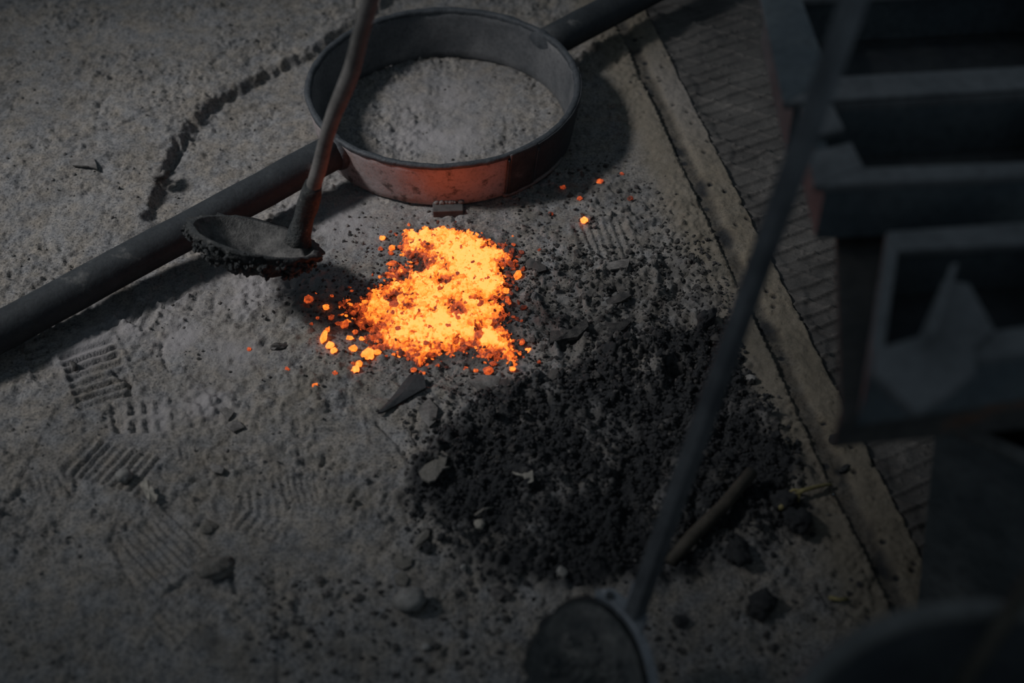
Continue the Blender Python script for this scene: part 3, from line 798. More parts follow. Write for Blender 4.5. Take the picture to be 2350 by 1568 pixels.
# larger lumps lying on the glowing bed
placed = []; n = 0
cand = RNG.uniform((min(hx), min(hy)), (max(hx), max(hy)), (2600, 2))
d, e, h = hot_fields(cand[:, 0], cand[:, 1]); g = ground_height(cand[:, 0], cand[:, 1])
for k in range(len(cand)):
    if n >= 150 or d[k] < -.001: continue
    s = float(.0034 + .0046 * RNG.random() ** 1.8)
    if any((cand[k, 0] - q[0]) ** 2 + (cand[k, 1] - q[1]) ** 2 < (1.5 * (s + q[2])) ** 2 * .45 for q in placed): continue
    placed.append((cand[k, 0], cand[k, 1], s)); n += 1
    r = RNG.random()
    ht = float(e[k]) + RNG.normal(.05, .09)
    if r < .08: ht = float(RNG.uniform(.36, .52))
    dark = ht < .56
    hot_lump('slag_lump', Vector((cand[k, 0], cand[k, 1], g[k] + h[k] - .001)), s, float(np.clip(ht, .2, 1.0)), RNG.uniform(.6, 1), RNG.uniform(0, 3), .5)
    o = COL.objects[-1]
    pxy = pix(cand[k, 0], cand[k, 1])
    zone = ('upper' if pxy[1] < 625 else 'middle' if pxy[1] < 725 else 'lower') + ' ' + ('left' if pxy[0] < 960 else 'centre' if pxy[0] < 1070 else 'right')
    if dark: tag(o, 'dull red cooling lump in the %s part of the glowing bed' % zone, 'slag lump', 'cooling red lumps, %s of the glowing bed' % zone)
    else: tag(o, 'bright yellow orange lump in the %s part of the glowing bed' % zone, 'slag lump', 'bright lumps, %s of the glowing bed' % zone)

# thin dull flakes of crust floating on the bed
FLK = [(1022, 640, 11), (1050, 630, 7), (962, 604, 12), (940, 612, 9), (904, 700, 12), (1102, 702, 11), (1040, 712, 7), (1052, 730, 15), (1108, 757, 10), (924, 728, 6), (938, 706, 6), (1118, 640, 7), (1000, 592, 6),
       (1058, 568, 7), (1012, 668, 13), (1104, 776, 9), (880, 752, 9), (870, 776, 8), (985, 752, 8), (1135, 735, 8), (950, 800, 7), (1060, 690, 6), (1085, 612, 6), (975, 562, 6), (1140, 600, 7), (1030, 760, 7), (915, 780, 8), (1075, 795, 8)]
for k, (x, y, r_) in enumerate(FLK):
    p = at(x, y, .03); z, e_, d_ = hot_z(p); p = at(x, y, z); z, e_, d_ = hot_z(p)
    o = hot_lump('crust_flake', Vector((p.x, p.y, z + .002)), r_ / 1420., random.uniform(.40, .52), random.uniform(.45, .9), random.uniform(0, 3), .22)
    zone = ('upper' if y < 625 else 'middle' if y < 725 else 'lower') + ' ' + ('left' if x < 960 else 'centre' if x < 1070 else 'right')
    tag(o, 'thin dull orange crust flake in the %s of the yellow bed' % zone, 'crust flake', 'crust flakes, %s of the glowing bed' % zone)

# single embers scattered round the bed: x, y, half size px, heat, aspect, angle, label
EMB = [
 (1340, 506, 11, .97, .8, 1.2, 'lone bright yellow ember above the ribbed boot print right of the ring'),
 (1377, 416, 9, .56, .9, 0, 'orange red ember, brightest of the dull ones right of the ring'),
 (1330, 455, 7.5, .50, .9, 0, 'round red ember above the lone yellow ember'),
 (1292, 430, 8, .40, .7, 0, 'dark red ember nearest the right edge of the ring'),
 (1427, 398, 6.5, .42, .8, 0, 'small dark red ember, topmost right of the ring'),
 (1264, 490, 6.5, .36, .9, 0, 'faint dark red ember left of the lone yellow ember'),
 (1447, 455, 8, .32, .8, 0, 'faint brown red ember, rightmost of the scattered embers'),
 (1238, 572, 5, .38, .8, 0, 'tiny dull red ember right of the top of the glowing bed'),
 (1178, 560, 6, .52, .8, 0, 'small orange ember off the top right corner of the glowing bed'),
 (878, 545, 8, .84, .9, 0, 'bright orange ember off the top left corner of the glowing bed'),
 (873, 570, 7, .47, .9, 0, 'dull red ember just below the ember at the bed\'s top left'),
 (899, 569, 9, .70, .9, .5, 'orange ember close to the upper left edge of the glowing bed'),
 (897, 580, 7, .52, .7, 0, 'red ember under the orange one at the bed\'s upper left edge'),
 (708, 688, 12, .52, .8, -.8, 'largest red ember in the scoop\'s shadow, far left'),
 (723, 673, 5, .53, .9, 0, 'small square red ember above the largest red one'),
 (762, 678, 5, .54, .7, -.5, 'small red chip at the right edge of the scoop\'s shadow'),
 (802, 684, 4, .45, .9, 0, 'tiny red speck between the scoop\'s shadow and the glowing bed'),
 (748, 705, 9, .78, .8, 0, 'orange ember with a red tail left of the glowing bed'),
 (728, 729, 5, .48, .9, 0, 'small dull ember below the orange ember with a tail'),
 (714, 742, 5.5, .45, .6, .3, 'leftmost dull red ember level with the bed\'s left tip'),
 (760, 728, 8, .46, .8, .8, 'dark red lump left of the bed\'s left tip'),
 (775, 742, 7, .45, .7, 0, 'dark red lump below the bed\'s left tip'),
 (790, 746, 12, .56, .7, .4, 'broad red orange slab below the bed\'s left tip'),
 (744, 776, 16, .86, .42, 1.15, 'long narrow yellow ember standing upright at the far left'),
 (752, 757, 9, .68, .6, 1.2, 'orange ember joined to the top of the long narrow one'),
 (758, 793, 10, .92, .8, .4, 'bright yellow ember, upper of the pair left of the bed'),
 (766, 806, 10, .90, .7, .9, 'bright yellow ember, lower of the pair left of the bed'),
 (803, 776, 10, .84, .42, -.1, 'flat lens shaped yellow ember left of the bed'),
 (815, 762, 8, .56, .7, 0, 'red orange ember above the flat lens shaped one'),
 (830, 777, 7, .84, .7, -.3, 'small yellow ember against the left edge of the bed'),
 (811, 801, 11, .82, .6, 0, 'orange yellow ember right of the bright pair'),
 (846, 816, 17, .88, .8, .3, 'largest loose yellow ember below the left of the bed'),
 (866, 808, 9, .80, .8, 0, 'yellow ember right beside the largest loose one'),
 (816, 848, 11, .95, .8, .5, 'bright yellow ember, lower end of the bottom left pair'),
 (824, 836, 10, .82, .8, .9, 'orange ember, upper end of the bottom left pair'),
 (809, 832, 5, .52, .8, 0, 'small red ember left of the bottom left pair'),
 (768, 856, 6.5, .55, .9, 0, 'small red ember far below the bright pair'),
 (722, 884, 7.5, .70, .6, .5, 'single orange ember on bare sand, lowest at the left'),
 (659, 846, 7, .54, .5, -.6, 'single red chip on grey sand, far left below the scoop'),
 (571, 800, 5.5, .52, .9, 0, 'tiny red ember, leftmost of all, on the pale sand'),
 (949, 848, 7, .60, .8, .2, 'orange red ember under the bottom left point of the bed'),
 (965, 852, 4, .50, .9, 0, 'tiny red ember under the bottom left point of the bed'),
 (1004, 838, 6, .50, .7, 1, 'dull red ember under the middle of the bed\'s lower edge'),
 (1037, 816, 6, .55, .9, 0, 'red ember in the notch of the bed\'s lower edge'),
 (1069, 844, 6, .50, .7, .6, 'small red ember right of the lower notch'),
 (1092, 850, 6.5, .56, .8, 0, 'small orange red ember near the bed\'s bottom right'),
 (1121, 852, 13, .54, .75, .2, 'big dull red lump below the bottom right corner of the bed'),
 (1132, 834, 8, .50, .8, 0, 'red ember above the big dull red lump'),
 (1198, 786, 11, .54, .6, 1.1, 'red orange shard off the lower right corner of the bed'),
 (1211, 804, 8.5, .95, .6, .5, 'bright yellow ember off the lower right corner of the bed'),
 (1237, 829, 5, .42, .9, 0, 'faint red ember furthest right of the bed\'s bottom corner'),
 (1188, 633, 15, .78, .55, 1.1, 'tall orange ember standing apart on the right of the bed'),
 (1160, 666, 9, .82, .95, 0, 'round orange ember touching the right edge of the bed'),
 (1166, 692, 12, .56, .45, -1.0, 'narrow red shard below the round orange ember'),
 (1172, 608, 13, .42, .35, -.6, 'dark red stick of slag on the right edge of the bed'),
 (1183, 600, 7, .46, .8, 0, 'small dark red lump right of the red stick'),
 (1170, 590, 9, .40, .5, .5, 'dark red chip above the red stick of slag'),
 (1178, 648, 7, .42, .8, 0, 'dark red lump left of the tall orange ember'),
 (1200, 618, 8, .36, .6, .8, 'brown red chip right of the tall orange ember'),
 (1160, 775, 9, .74, .8, 0, 'orange lump on the lower right edge of the bed'),
 (1176, 846, 8, .88, .7, .4, 'bright lump at the very bottom right point of the bed'),
]
for (x, y, s, ht, asp, ang, lab) in EMB:
    z = gzs([at(x, y)])[0]; p = at(x, y, z + .003); p.z = z - .0005
    o = hot_lump('ember', p, s / 1420. * .92, ht - .06, asp, ang, .75)
    tag(o, lab, 'ember', 'loose embers round the glowing bed')
# cooled dark red chips along the right edge of the bed
for k in range(34):
    x = random.gauss(1180, 14); y = random.uniform(575, 740)
    p = on(x, y); o = hot_lump('cooling_chip', p, random.uniform(.003, .0068), random.uniform(.18, .36), random.uniform(.4, .9), random.uniform(0, 3), .5, 1)
    tag(o, 'brown red cooling chip in the dark strip right of the glowing bed', 'slag chip', 'cooling chips right of the glowing bed')

# ------------------------------------------------------------------ coke heap, clinker and grit
def scatter(poly, n, warp=.02):
    P = np.array([(p.x, p.y) for p in poly]); lo = P.min(0); hi = P.max(0)
    c = RNG.uniform(lo, hi, (n, 2))
    d = polydist(c[:, 0] + warp * fbm(c[:, 0], c[:, 1], 20, 2, 5), c[:, 1] + warp * fbm(c[:, 0], c[:, 1], 20, 2, 6), poly)
    _, t = st(c[:, 0], c[:, 1])
    return c, d, t
items = []
c, d, t = scatter(SLAG, 15000)
ok = (d > -.02) & (t < .012) & (RNG.random(len(c)) < np.clip(.45 + d * 14, .05, 1)); c = c[ok]; z = gzs(c)
for k in range(len(c)):
    s = float(.0010 + .0042 * RNG.random() ** 3.0); items.append(((c[k, 0], c[k, 1], z[k] + s * .35), s, (1, RNG.uniform(.6, 1), RNG.uniform(.6, .95))))
tag(lumps('coke_breeze', items, M['coke'], 1, .34), 'black heap of fine coke breeze spread over the sand on the right', 'coke', kind='stuff')
items = []
for poly, n, pr in ((CRUST, 2600, .8), (CRUST2, 1100, .6), (SPECK, 1200, .5)):
    c, d, t = scatter(poly, n); ok = (d > -.03) & (t < -.01) & (RNG.random(len(c)) < pr); c = c[ok]; z = gzs(c)
    for k in range(len(c)):
        s = float(.0012 + .0042 * RNG.random() ** 2.4); items.append(((c[k, 0], c[k, 1], z[k] + s * .3), s, (1, RNG.uniform(.5, 1), RNG.uniform(.4, .8))))
lowp = ground_poly([(560, 1340), (900, 1330), (1300, 1370), (1600, 1390), (2000, 1330), (2000, 1568), (560, 1568)])
c, d, t = scatter(lowp, 420); c = c[(d > 0) & (t < -.01)]; z = gzs(c)
for k in range(len(c)):
    s = float(.002 + .0055 * RNG.random() ** 2.2); items.append(((c[k, 0], c[k, 1], z[k] + s * .2), s, (1, RNG.uniform(.5, 1), .5)))
c = np.stack([RNG.normal(0, .11, 2600), RNG.normal(0, .11, 2600)], 1) + np.array((HO.x, HO.y)); dd = polydist(c[:, 0], c[:, 1], HOTP)
c = c[(dd < .0) & (dd > -.12)]; z = gzs(c)
for k in range(len(c)):
    s = float(.001 + .0030 * RNG.random() ** 2.2); items.append(((c[k, 0], c[k, 1], z[k] + s * .3), s, (1, RNG.uniform(.5, 1), .6)))
tag(lumps('clinker_grit', items, M['clinker'], 1, .34), 'dark clinker crumbs scattered over the crusted ground round the glow', 'clinker', kind='stuff')
items = []
c = RNG.uniform((-1.0, .85), (.45, 2.95), (7000, 2)); _, t = st(c[:, 0], c[:, 1])
dens = sstep(-.35, .55, fbm(c[:, 0], c[:, 1], 7, 3, 88))
c = c[(t < -.005) & (RNG.random(len(c)) < dens)]; z = gzs(c)
for k in range(len(c)):
    s = float(.0009 + .0032 * RNG.random() ** 3.2); items.append(((c[k, 0], c[k, 1], z[k] + s * .3), s, (1, RNG.uniform(.6, 1), .7)))
tag(lumps('sand_grit', items, M['grit'], 1, .3), 'loose crumbs of grey sand lying over the whole floor', 'grit', kind='stuff')

def lump_obj(name, px, py, spx, mat, label, cat, sub=2, rough=.25, sq=(1, 1, .7), group=None, sink=.25):
    V, Fc = lump_np(RNG, spx / 1440., sub, rough, sq, .4)
    z0 = V[:, 2].min(); V[:, 2] -= z0 * (1 - sink)
    p = on(px, py)
    o = link(name, np_mesh(name, V, Fc, sub > 2), mat, None, p)
    return tag(o, label, cat, group)
k = 0
c, d, t = scatter(SLAG, 900)
ok = (d > -.015) & (t < -.02); c = c[ok][:64]; z = gzs(c)
for k in range(len(c)):
    s = float(RNG.uniform(.0048, .0092)); V, Fc = lump_np(RNG, s, 2, .36, (1, RNG.uniform(.6, 1), .75))
    V[:, 2] -= V[:, 2].min() * .7
    o = link('coke_lump', np_mesh('coke_lump', V, Fc, False), M['coke'] if RNG.random() < .75 else M['clinker'], None, Vector((c[k, 0], c[k, 1], z[k] - .002)))
    pxy = pix(c[k, 0], c[k, 1])
    zone = ('upper' if pxy[1] < 1000 else 'middle' if pxy[1] < 1180 else 'lower') + ' ' + ('left' if pxy[0] < 1220 else 'centre' if pxy[0] < 1480 else 'right')
    tag(o, 'knobbly black coke lump in the %s part of the dark heap' % zone, 'coke lump', 'coke lumps, %s of the dark heap' % zone)
c, d, t = scatter(CRUST, 300); ok = (d > -.01) & (t < -.03); c = c[ok][:30]; z = gzs(c)
for k in range(len(c)):
    s = float(RNG.uniform(.005, .009)); V, Fc = lump_np(RNG, s, 2, .38, (1, RNG.uniform(.5, 1), .55), .6)
    V[:, 2] -= V[:, 2].min() * .6
    o = link('clinker_lump', np_mesh('clinker_lump', V, Fc, False), M['clinker'], None, Vector((c[k, 0], c[k, 1], z[k] - .002)))
    pxy = pix(c[k, 0], c[k, 1])
    zone = ('upper' if pxy[1] < 700 else 'lower') + ' ' + ('left' if pxy[0] < 1380 else 'middle' if pxy[0] < 1540 else 'right')
    tag(o, 'grey clinker lump in the %s of the crust right of the glow' % zone, 'clinker', 'clinker lumps, %s of the crust' % zone)

# stones and pebbles that can be pointed at
lump_obj('stone', 940, 1392, 31, M['stone'], 'pale grey rounded stone on the sand below the coke heap', 'stone', 3, .14, (1.0, .85, .75), sink=.15)
lump_obj('stone', 286, 1100, 17, M['stone'], 'small pale stone on the boot print at the left', 'stone', 3, .18, (.9, 1, .75), sink=.15)
lump_obj('pebble', 1101, 1208, 14, M['leaf'], 'cream coloured pebble lying on the black heap', 'pebble', 2, .2, (1.1, .8, .6))
lump_obj('pebble', 978, 1488, 9, M['stone'], 'tiny brownish pebble below the pale grey stone', 'pebble', 2, .2)
lump_obj('pebble', 1290, 1318, 12, M['stone'], 'small grey pebble at the lower edge of the heap', 'pebble', 2, .3, (.8, 1.1, .6))
lump_obj('pebble', 1064, 1305, 9, M['stone'], 'small light pebble at the lower left of the heap', 'pebble', 2, .3, (.7, 1.2, .6))
lump_obj('pebble', 1722, 872, 11, M['stone'], 'pale chip of stone at the curb right of the square bar', 'pebble', 2, .3, (1.2, .8, .6))
lump_obj('pebble', 1018, 1374, 6, M['stone'], 'tiny pale pebble right of the pale grey stone', 'pebble', 2, .2)
lump_obj('clinker_lump', 1916, 1014, 15, M['coke'], 'round black lump on the tan curb', 'clinker', 2, .14, (1, 1, .6))
lump_obj('clinker_lump', 1937, 1080, 12, M['coke'], 'flat black lump on the curb near its groove', 'clinker', 2, .3, (1.3, .6, .5))
lump_obj('clinker_lump', 1830, 1205, 30, M['coke'], 'big knobbly black clinker at the right end of the heap', 'clinker', 3, .34, (1, .9, .6))
lump_obj('clinker_lump', 1795, 1160, 26, M['coke'], 'big black clinker beside the yellow twig', 'clinker', 3, .34, (1, .9, .6))
lump_obj('clinker_lump', 1745, 1395, 28, M['coke'], 'black clinker on bare ground near the frame\'s lower right', 'clinker', 3, .34, (1, .9, .6))
lump_obj('clinker_lump', 1690, 1275, 24, M['coke'], 'black clinker in the shadow right of the square bar', 'clinker', 3, .34, (1.2, .9, .7))
lump_obj('clinker_lump', 1560, 1430, 15, M['coke'], 'dark lump right of the foreground ladle', 'clinker', 2, .3, (1, 1, .7))
lump_obj('clinker_lump', 1146, 1368, 18, M['chip'], 'brownish flat lump below the heap', 'clinker', 2, .3, (1.2, .9, .45))
lump_obj('clinker_lump', 1620, 745, 22, M['coke'], 'black lump on the crust left of the square bar', 'clinker', 3, .36, (1.3, .8, .8))
lump_obj('sand_clod', 495, 1315, 30, M['sandclod'], 'large crumbly sand clod below the boot print', 'clod', 3, .3, (1.3, .8, .28))
lump_obj('sand_clod', 480, 1215, 15, M['sandclod'], 'brown sand clod at the edge of the boot print', 'clod', 3, .35, (1, .9, .3))
lump_obj('sand_clod', 370, 408, 22, M['grit'], 'sand clod at the foot of the broken crust edge', 'clod', 3, .35, (.9, 1.1, .7))
lump_obj('sand_clod', 640, 800, 14, M['chip'], 'dark brown clod below the scoop', 'clod', 2, .3, (1.2, .8, .6))
lump_obj('sand_clod', 170, 845, 11, M['chip'], 'dark crumb above the ribbed boot print', 'clod', 2, .3, (1.2, .8, .6))
lump_obj('sand_clod', 500, 1080, 12, M['grit'], 'light crumb right of the fan shaped boot print', 'clod', 2, .3, (1.3, .7, .5))

def shard(name, pts, th, mat, label, cat, dz=.002, lift=None, sub=0, jit=.0):
    """thin flat irregular chip lying on the ground"""
    G_ = [on(x, y) for x, y in pts]; c = sum(G_, Vector()) / len(G_)
    zz = max(p.z for p in G_) * .4 + c.z * .6 + dz
    P = [Vector((p.x, p.y, zz + (lift[i] if lift else 0))) for i, p in enumerate(G_)]
    cc = Vector((c.x, c.y, zz - .004)); n = len(P); mb = MB(cc)
    dn = Vector((0, 0, -th))
    mid = sum(P, Vector()) / n + Vector((0, 0, th * .5)); 
    mb.add([p + dn for p in P] + P + [mid], [tuple(range(n - 1, -1, -1))] + [(i, (i + 1) % n, n + (i + 1) % n, n + i) for i in range(n)] + [(n + i, n + (i + 1) % n, 2 * n) for i in range(n)])
    o = mb.build(name, mat, None, cc)
    return tag(o, label, cat)
shard('metal_shard', [(868, 957), (880, 942), (905, 915), (922, 893), (940, 875), (962, 876), (975, 880), (978, 898), (960, 905), (935, 922), (905, 940), (880, 955)], .004, M['iron'],
      'dark wedge shaped metal shard below the glowing bed', 'metal shard', .005, [0, 0, .002, .004, .006, .008, .008, .006, .004, .002, 0, 0])
leaf = shard('dead_leaf', [(325, 1130), (330, 1122), (342, 1120), (346, 1130), (355, 1136), (358, 1146), (366, 1150), (362, 1160), (352, 1166), (346, 1158), (338, 1152), (334, 1142)], .0015, M['leaf'],
      'pale curled dead leaf on the sand at the left', 'leaf', .008, [0, .004, .006, .002, .006, .002, .004, 0, .003, .006, .002, .005])
shard('scale_flake', [(1175, 1098), (1185, 1092), (1195, 1097), (1205, 1092), (1218, 1098), (1222, 1085), (1224, 1110), (1212, 1118), (1200, 1108), (1185, 1106)], .002, M['leaf'],
      'pale torn flake on the upper left of the black heap', 'flake', .006, [.002] * 10)
shard('scale_flake', [(962, 1095), (975, 1068), (1000, 1060), (1015, 1048), (1028, 1055), (1020, 1075), (1034, 1085), (1018, 1100), (1000, 1120), (985, 1108), (970, 1115)], .004, M['sandclod'],
      'jagged light crust plate at the upper left edge of the heap', 'flake', .007)
shard('scale_flake', [(948, 1262), (962, 1238), (978, 1215), (986, 1225), (984, 1242), (966, 1258), (954, 1272)], .004, M['sandclod'], 'narrow light crust strip at the left edge of the heap', 'flake', .006)
shard('scale_flake', [(906, 1285), (922, 1278), (930, 1290), (946, 1282), (944, 1302), (925, 1312), (908, 1305)], .004, M['sandclod'], 'light crust piece above the pale grey stone', 'flake', .006)
shard('scale_flake', [(905, 1325), (925, 1318), (938, 1330), (930, 1350), (910, 1345)], .004, M['sandclod'], 'crumbling crust piece just above the pale grey stone', 'flake', .005)
shard('scale_flake', [(160, 378), (175, 370), (196, 372), (215, 368), (222, 382), (224, 392), (205, 386), (190, 384), (168, 384)], .003, M['grit'], 'thin lifted mud flake on the raised sand at upper left', 'flake', .005)
shard('scale_flake', [(1380, 615), (1420, 604), (1446, 600), (1440, 618), (1400, 628)], .003, M['grit'], 'light crust flake below the ribbed boot print', 'flake', .006)
shard('scale_flake', [(1450, 615), (1468, 606), (1466, 618), (1455, 624)], .003, M['chip'], 'small dark square chip below the ribbed boot print', 'flake', .006)
shard('slag_disc', [(1145, 893), (1150, 882), (1162, 878), (1174, 882), (1178, 894), (1170, 905), (1158, 908), (1148, 902)], .004, M['chip'], 'round dark slag disc below the bottom right of the glow', 'slag disc', .004)
shard('slag_disc', [(1250, 872), (1262, 860), (1278, 858), (1284, 866), (1274, 878), (1258, 882)], .003, M['rust'], 'brown oval slag disc right of the dark one', 'slag disc', .004)
shard('slag_disc', [(1222, 612), (1230, 606), (1252, 612), (1254, 622), (1236, 630), (1222, 624)], .003, M['chip'], 'flat grey slag disc right of the tall orange ember', 'slag disc', .004)
shard('slag_disc', [(1206, 608), (1216, 600), (1228, 604), (1226, 616), (1212, 622)], .003, M['rust'], 'small brown slag disc beside the flat grey one', 'slag disc', .004)
shard('slag_disc', [(1388, 740), (1400, 752), (1425, 750), (1445, 738), (1448, 748), (1430, 766), (1402, 768), (1386, 755)], .005, M['clinker'], 'crescent shaped slag piece in the crust right of the glow', 'slag piece', .005)
shard('slag_slab', [(1262, 775), (1310, 765), (1345, 745), (1350, 760), (1325, 785), (1290, 800), (1262, 795)], .006, M['clinker'], 'thin tilted slag slab right of the glowing bed', 'slag piece', .008, [.002, .004, .006, .006, .002, 0, 0])
shard('slag_slab', [(1390, 690), (1430, 682), (1448, 692), (1425, 702), (1398, 704)], .005, M['chip'], 'dark narrow slab in the crust right of the bed', 'slag piece', .006)
shard('sand_plate', [(505, 945), (520, 938), (538, 950), (524, 968)], .004, M['grit'], 'small square light sand plate right of the cleated print', 'sand plate', .004)
shard('sand_plate', [(518, 978), (545, 970), (562, 985), (538, 998)], .004, M['grit'], 'light sand plate below the small square one', 'sand plate', .004)
shard('sand_plate', [(960, 940), (985, 920), (1005, 945), (1000, 975), (985, 985), (968, 965)], .004, M['grit'], 'cracked light sand plate right of the wedge shaped shard', 'sand plate', .005)
shard('sand_plate', [(1075, 885), (1110, 868), (1150, 872), (1140, 895), (1100, 905)], .004, M['grit'], 'broad light sand plate below the glowing bed', 'sand plate', .005)

def twig(name, pts, r, mat, label, cat, dz=.003, branches=()):
    P = [on(x, y, dz + q) for x, y, q in pts]; mb = MB(P[0]); mb.tube(P, [r * (1 - .5 * i / len(P)) for i in range(len(P))], 7)
    for b in branches:
        Q = [on(x, y, dz + q) for x, y, q in b]; mb.tube(Q, [r * .7 * (1 - .6 * i / len(Q)) for i in range(len(Q))], 6)
    return tag(mb.build(name, mat, None, P[0], smooth=True), label, cat)
twig('twig', [(1790, 1172, .002), (1815, 1152, .006), (1838, 1142, .012), (1868, 1130, .008), (1890, 1122, .005), (1906, 1117, .002)], .0042, M['twig'], 'yellow dry twig at the right end of the black heap', 'twig', .003,
     [[(1838, 1142, .012), (1818, 1136, .008), (1800, 1142, .003)], [(1832, 1146, .010), (1830, 1160, .004)]])
twig('twig', [(1902, 1378, .003), (1925, 1385, .005), (1945, 1380, .003)], .0032, M['twig'], 'short yellow twig near the lower end of the curb', 'twig')
twig('straw', [(1090, 1190, .004), (1110, 1180, .008), (1132, 1172, .004)], .0016, M['leaf'], 'thin pale straw above the cream pebble', 'straw')
P = [at(1535, 1292, .020), at(1590, 1232, .028), at(1660, 1160, .034), at(1725, 1085, .040)]
mb = MB(P[0]); mb.tube(P, [.0085, .0095, .010, .0105], 10)
tag(mb.build('wooden_stick', M['wood'], None, P[0], smooth=True, jitter=.002, jf=30), 'blurred brown stick on the black heap right of the square bar', 'stick')

# ------------------------------------------------------------------ steel flasks on a stand at the right
def open_frame(name, out, inn, h, th, loc, label, cat, group, notch=None, floor_=True, fl=None):
    """open moulding flask: out/inn are the outer and inner corners of the rim, from far left counter-clockwise seen from above"""
    root = empty(name, loc, label, cat, group); fl = fl or [M['flange']] * 4
    for i in range(4):
        a, b = out[i], out[(i + 1) % 4]; c, d_ = inn[i], inn[(i + 1) % 4]
        segs = [(0, 1)] if not (notch and notch[0] == i) else [(0, notch[1]), (notch[2], 1)]
        for s0, s1 in segs:
            q = [a.lerp(b, s0), a.lerp(b, s1), c.lerp(d_, s1), c.lerp(d_, s0)]
            mb = MB(loc); mb.hexa([p - Vector((0, 0, th)) for p in q], q); mb.build('rim_flange', fl[i], root, bevel=.002)
        # wall sits in from the rim's outer edge
        a2, b2 = a.lerp(c, .25), b.lerp(d_, .25); c2, d2 = a.lerp(c, .55), b.lerp(d_, .55)
        dn = Vector((0, 0, -h)); q = [a2, b2, d2, c2]
        mb = MB(loc); mb.hexa([p + dn for p in q], [p - Vector((0, 0, th)) for p in q]); mb.build('wall', M['flask'], root, bevel=.002)
    if floor_:
        q = [o_.lerp(i_, .4) for o_, i_ in zip(out, inn)]
        mb = MB(loc); mb.hexa([p - Vector((0, 0, h)) for p in q], [p - Vector((0, 0, h - .006)) for p in q]); mb.build('base_plate', M['drum'], root)
    return root
zr = .66
def Q(l, z): return [at(x, y, z) for x, y in l]
# corners: far left, near left, near right, far right
GRP = 'open steel flasks on the stand'
oA = Q([(1738, -40), (1798, 236), (2470, 196), (2470, -74)], zr); iA = Q([(1842, -2), (1906, 176), (2400, 148), (2400, -30)], zr)
LOCA = Vector((.52, 1.38, zr - .082))
open_frame('moulding_flask', oA, iA, .082, .010, LOCA, 'blurred open steel flask, farthest of the three at the right edge', 'flask', GRP, fl=[M['flask'], M['flange'], M['flange'], M['flange']])
oB = Q([(1836, 244), (1868, 426), (2470, 396), (2470, 206)], zr); iB = Q([(1912, 240), (1984, 384), (2410, 368), (2410, 212)], zr)
LOCB = Vector((.52, 1.20, zr - .082))
open_frame('moulding_flask', oB, iB, .082, .010, LOCB, 'blurred open steel flask, middle one, with a bright near rim', 'flask', GRP, notch=(0, .40, .60))
oC = Q([(2034, 530), (1988, 862), (2470, 790), (2470, 500)], zr - .02); iC = Q([(2062, 574), (2030, 800), (2470, 728), (2470, 552)], zr - .02)
LOCC = Vector((.52, .98, zr - .102))
rc = open_frame('moulding_flask', oC, iC, .082, .010, LOCC, 'blurred open steel flask, nearest one, with a corner gusset', 'flask', GRP)
mb = MB(LOCC)
plate(mb, Q([(2165, 640), (2110, 770), (2010, 800), (2002, 850), (2100, 945), (2160, 915), (2240, 850), (2236, 792), (2284, 756), (2226, 650)], zr - .012), zr - .012, .010)
gus = tag(mb.build('gusset_plate', M['flange'], rc, bevel=.002), 'light triangular gusset in the flask\'s near corner')
mb = MB(LOCC)
g1 = Q([(2172, 640), (2190, 636), (2136, 800), (2118, 800)], zr - .006)
mb.hexa(g1, [p + Vector((0, 0, .020)) for p in g1]); mb.build('gusset_rib', M['flange'], gus, bevel=.002)

# stand: rusty plate on four legs
zs = zr - .083 - .02
top = Q([(1915, 380), (1932, 965), (2560, 900), (2560, -60), (1860, -60)], zs)
SL = Vector((.55, 1.15, 0))
sr = empty('steel_stand', SL, 'rusty steel stand carrying the open flasks at the right', 'stand')
mb = MB(SL); plate(mb, top, zs, .012); mb.build('stand_top', M['rust'], sr, bevel=.002)
mb = MB(SL); skirt = Q([(1936, 940), (2555, 880)], zs)
q = [skirt[0], skirt[0] + Vector((0, -.008, 0)), skirt[1] + Vector((0, -.008, 0)), skirt[1]]
mb.hexa([p + Vector((0, .01, -.06)) for p in q], [p + Vector((0, .01, -.012)) for p in q]); mb.build('apron', M['rust'], sr)
LEGS = ((.70, .84), (.70, 1.56), (.92, .84), (.92, 1.56))
for lx, ly in LEGS:
    mb = MB(SL); mb.hexa([Vector((lx + a, ly + b, -.008)) for a, b in ((-.02, -.02), (.02, -.02), (.02, .02), (-.02, .02))],
                         [Vector((lx + a, ly + b, zs - .012)) for a, b in ((-.02, -.02), (.02, -.02), (.02, .02), (-.02, .02))])
    mb.build('leg', M['rust'], sr, bevel=.002)
for a, b in ((LEGS[0], LEGS[2]), (LEGS[1], LEGS[3]), (LEGS[2], LEGS[3])):
    mb = MB(SL); mb.tube([Vector((*a, .12)), Vector((*b, .12))], .012, 8); mb.build('brace', M['rust'], sr)

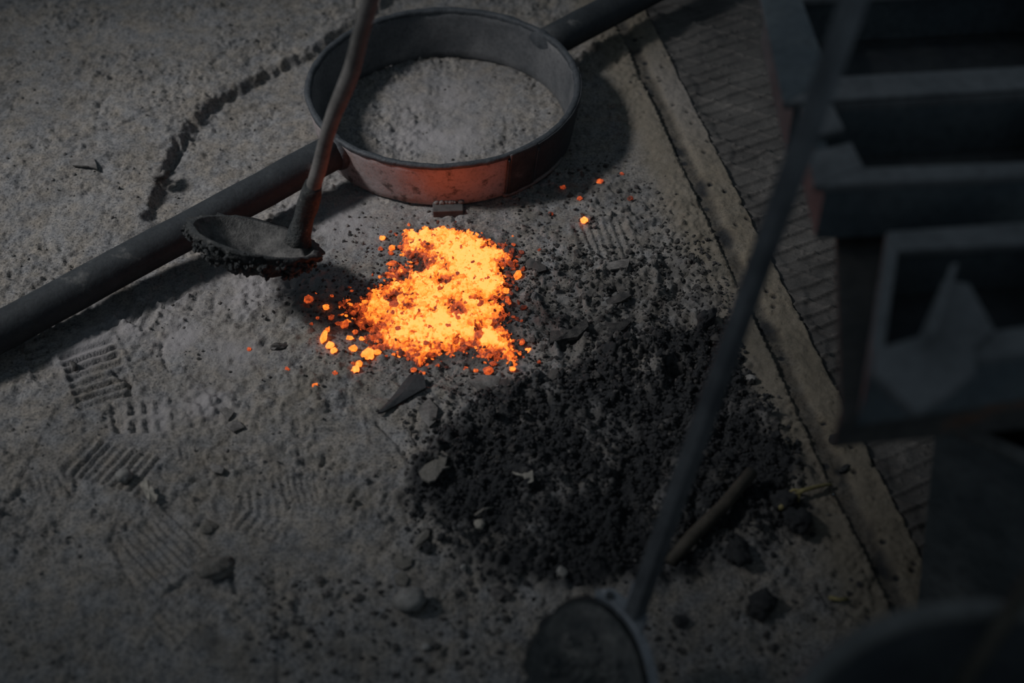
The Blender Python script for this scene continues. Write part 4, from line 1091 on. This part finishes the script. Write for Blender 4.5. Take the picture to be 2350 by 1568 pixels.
# flared scrap bin below the stand
zb = .42
TL = at(2150, 962, zb); TR = at(2440, 1090, zb); BL = at(2106, 1405, 0); BL.z = -.006
side = (TR - TL); back = Vector((-side.y, side.x, 0)).normalized() * .26
BR = BL + side * .9 ; 
BR.z = BL.z
T4 = [TL, TR, TR + back, TL + back]; B4 = [BL, BR, BR + back * .8, BL + back * .8]
BL0 = Vector((BL.x + .1, BL.y, BL.z))
br_ = empty('scrap_bin', BL0, 'flared mottled steel bin standing under the flasks at lower right', 'bin')
cT = sum(T4, Vector()) / 4; cB = sum(B4, Vector()) / 4
for i in range(4):
    j = (i + 1) % 4
    ti, tj = T4[i].lerp(cT, .04), T4[j].lerp(cT, .04); bi, bj = B4[i].lerp(cB, .04), B4[j].lerp(cB, .04)
    mb = MB(BL0); mb.hexa([B4[i], B4[j], bj, bi], [T4[i], T4[j], tj, ti]); mb.build('side_panel', M['bin'], br_)
    mb = MB(BL0); mb.tube([T4[i], T4[i].lerp(T4[j], .5), T4[j]], .0085, 10); mb.build('rolled_edge', M['drum_rim'], br_, smooth=True)
mb = MB(BL0); mb.hexa(B4, [p + Vector((0, 0, .006)) for p in B4]); mb.build('bin_floor', M['bin'], br_)

# open drum at the lower right corner
zd, Rd = .60, .205
apex = at(2235, 1402, zd); DC = apex + Vector((0, -Rd, 0)); DC.x = apex.x + .004
dr = empty('open_drum', (DC.x, DC.y, -.008), 'open black steel drum in the bottom right corner', 'drum')
DO = Vector((DC.x, DC.y, -.008))
def lathe(prof, n=72):
    vs = []; fs = []; m = len(prof)
    for i in range(n):
        a = 2 * math.pi * i / n
        for r, z in prof: vs.append(Vector((DC.x + r * math.cos(a), DC.y + r * math.sin(a), z)))
    for i in range(n):
        j = (i + 1) % n
        for k in range(m - 1): fs.append((i * m + k, j * m + k, j * m + k + 1, i * m + k + 1))
    return vs, fs
mb = MB(DO); mb.add(*lathe([(0.001, -.004), (Rd - .01, -.004), (Rd - .004, .004), (Rd - .004, .2), (Rd + .002, .207), (Rd - .004, .214), (Rd - .004, .4), (Rd + .002, .407), (Rd - .004, .414), (Rd - .004, zd),
                            (Rd - .008, zd), (Rd - .008, .004), (.001, .004)])); mb.build('drum_body', M['drum'], dr, smooth=True)
mb = MB(DO); mb.tube([DC + Vector((Rd * math.cos(a), Rd * math.sin(a), 0)) for a in np.linspace(0, 2 * math.pi, 73)], .0098, 10, False); mb.build('drum_rim', M['drum_rim'], dr, smooth=True)
s0 = Vector((DC.x + .02, DC.y - .02, .02)); 
pa = at(2325, 1395, zd + .02); pb = at(2195, 1590, zd - .03)
dv = (pa - pb).normalized()
lo = pb + (pb - pa) * .6
P = [Vector((lo.x, lo.y, .30)), pb, pa, pa + (pa - pb) * 1.2 + Vector((0, 0, .05))]
pend = P[0]
mb = MB(P[0]); mb.tube([Vector((DC.x - .10, DC.y - .12, .012)), pb, pa, pa + (pa - pb) * 1.3], [.0075, .0075, .0075, .0075], 10)
tag(mb.build('wooden_pole', M['wood'], None, P[0], smooth=True), 'brown wooden pole leaning across the rim of the black drum', 'pole')
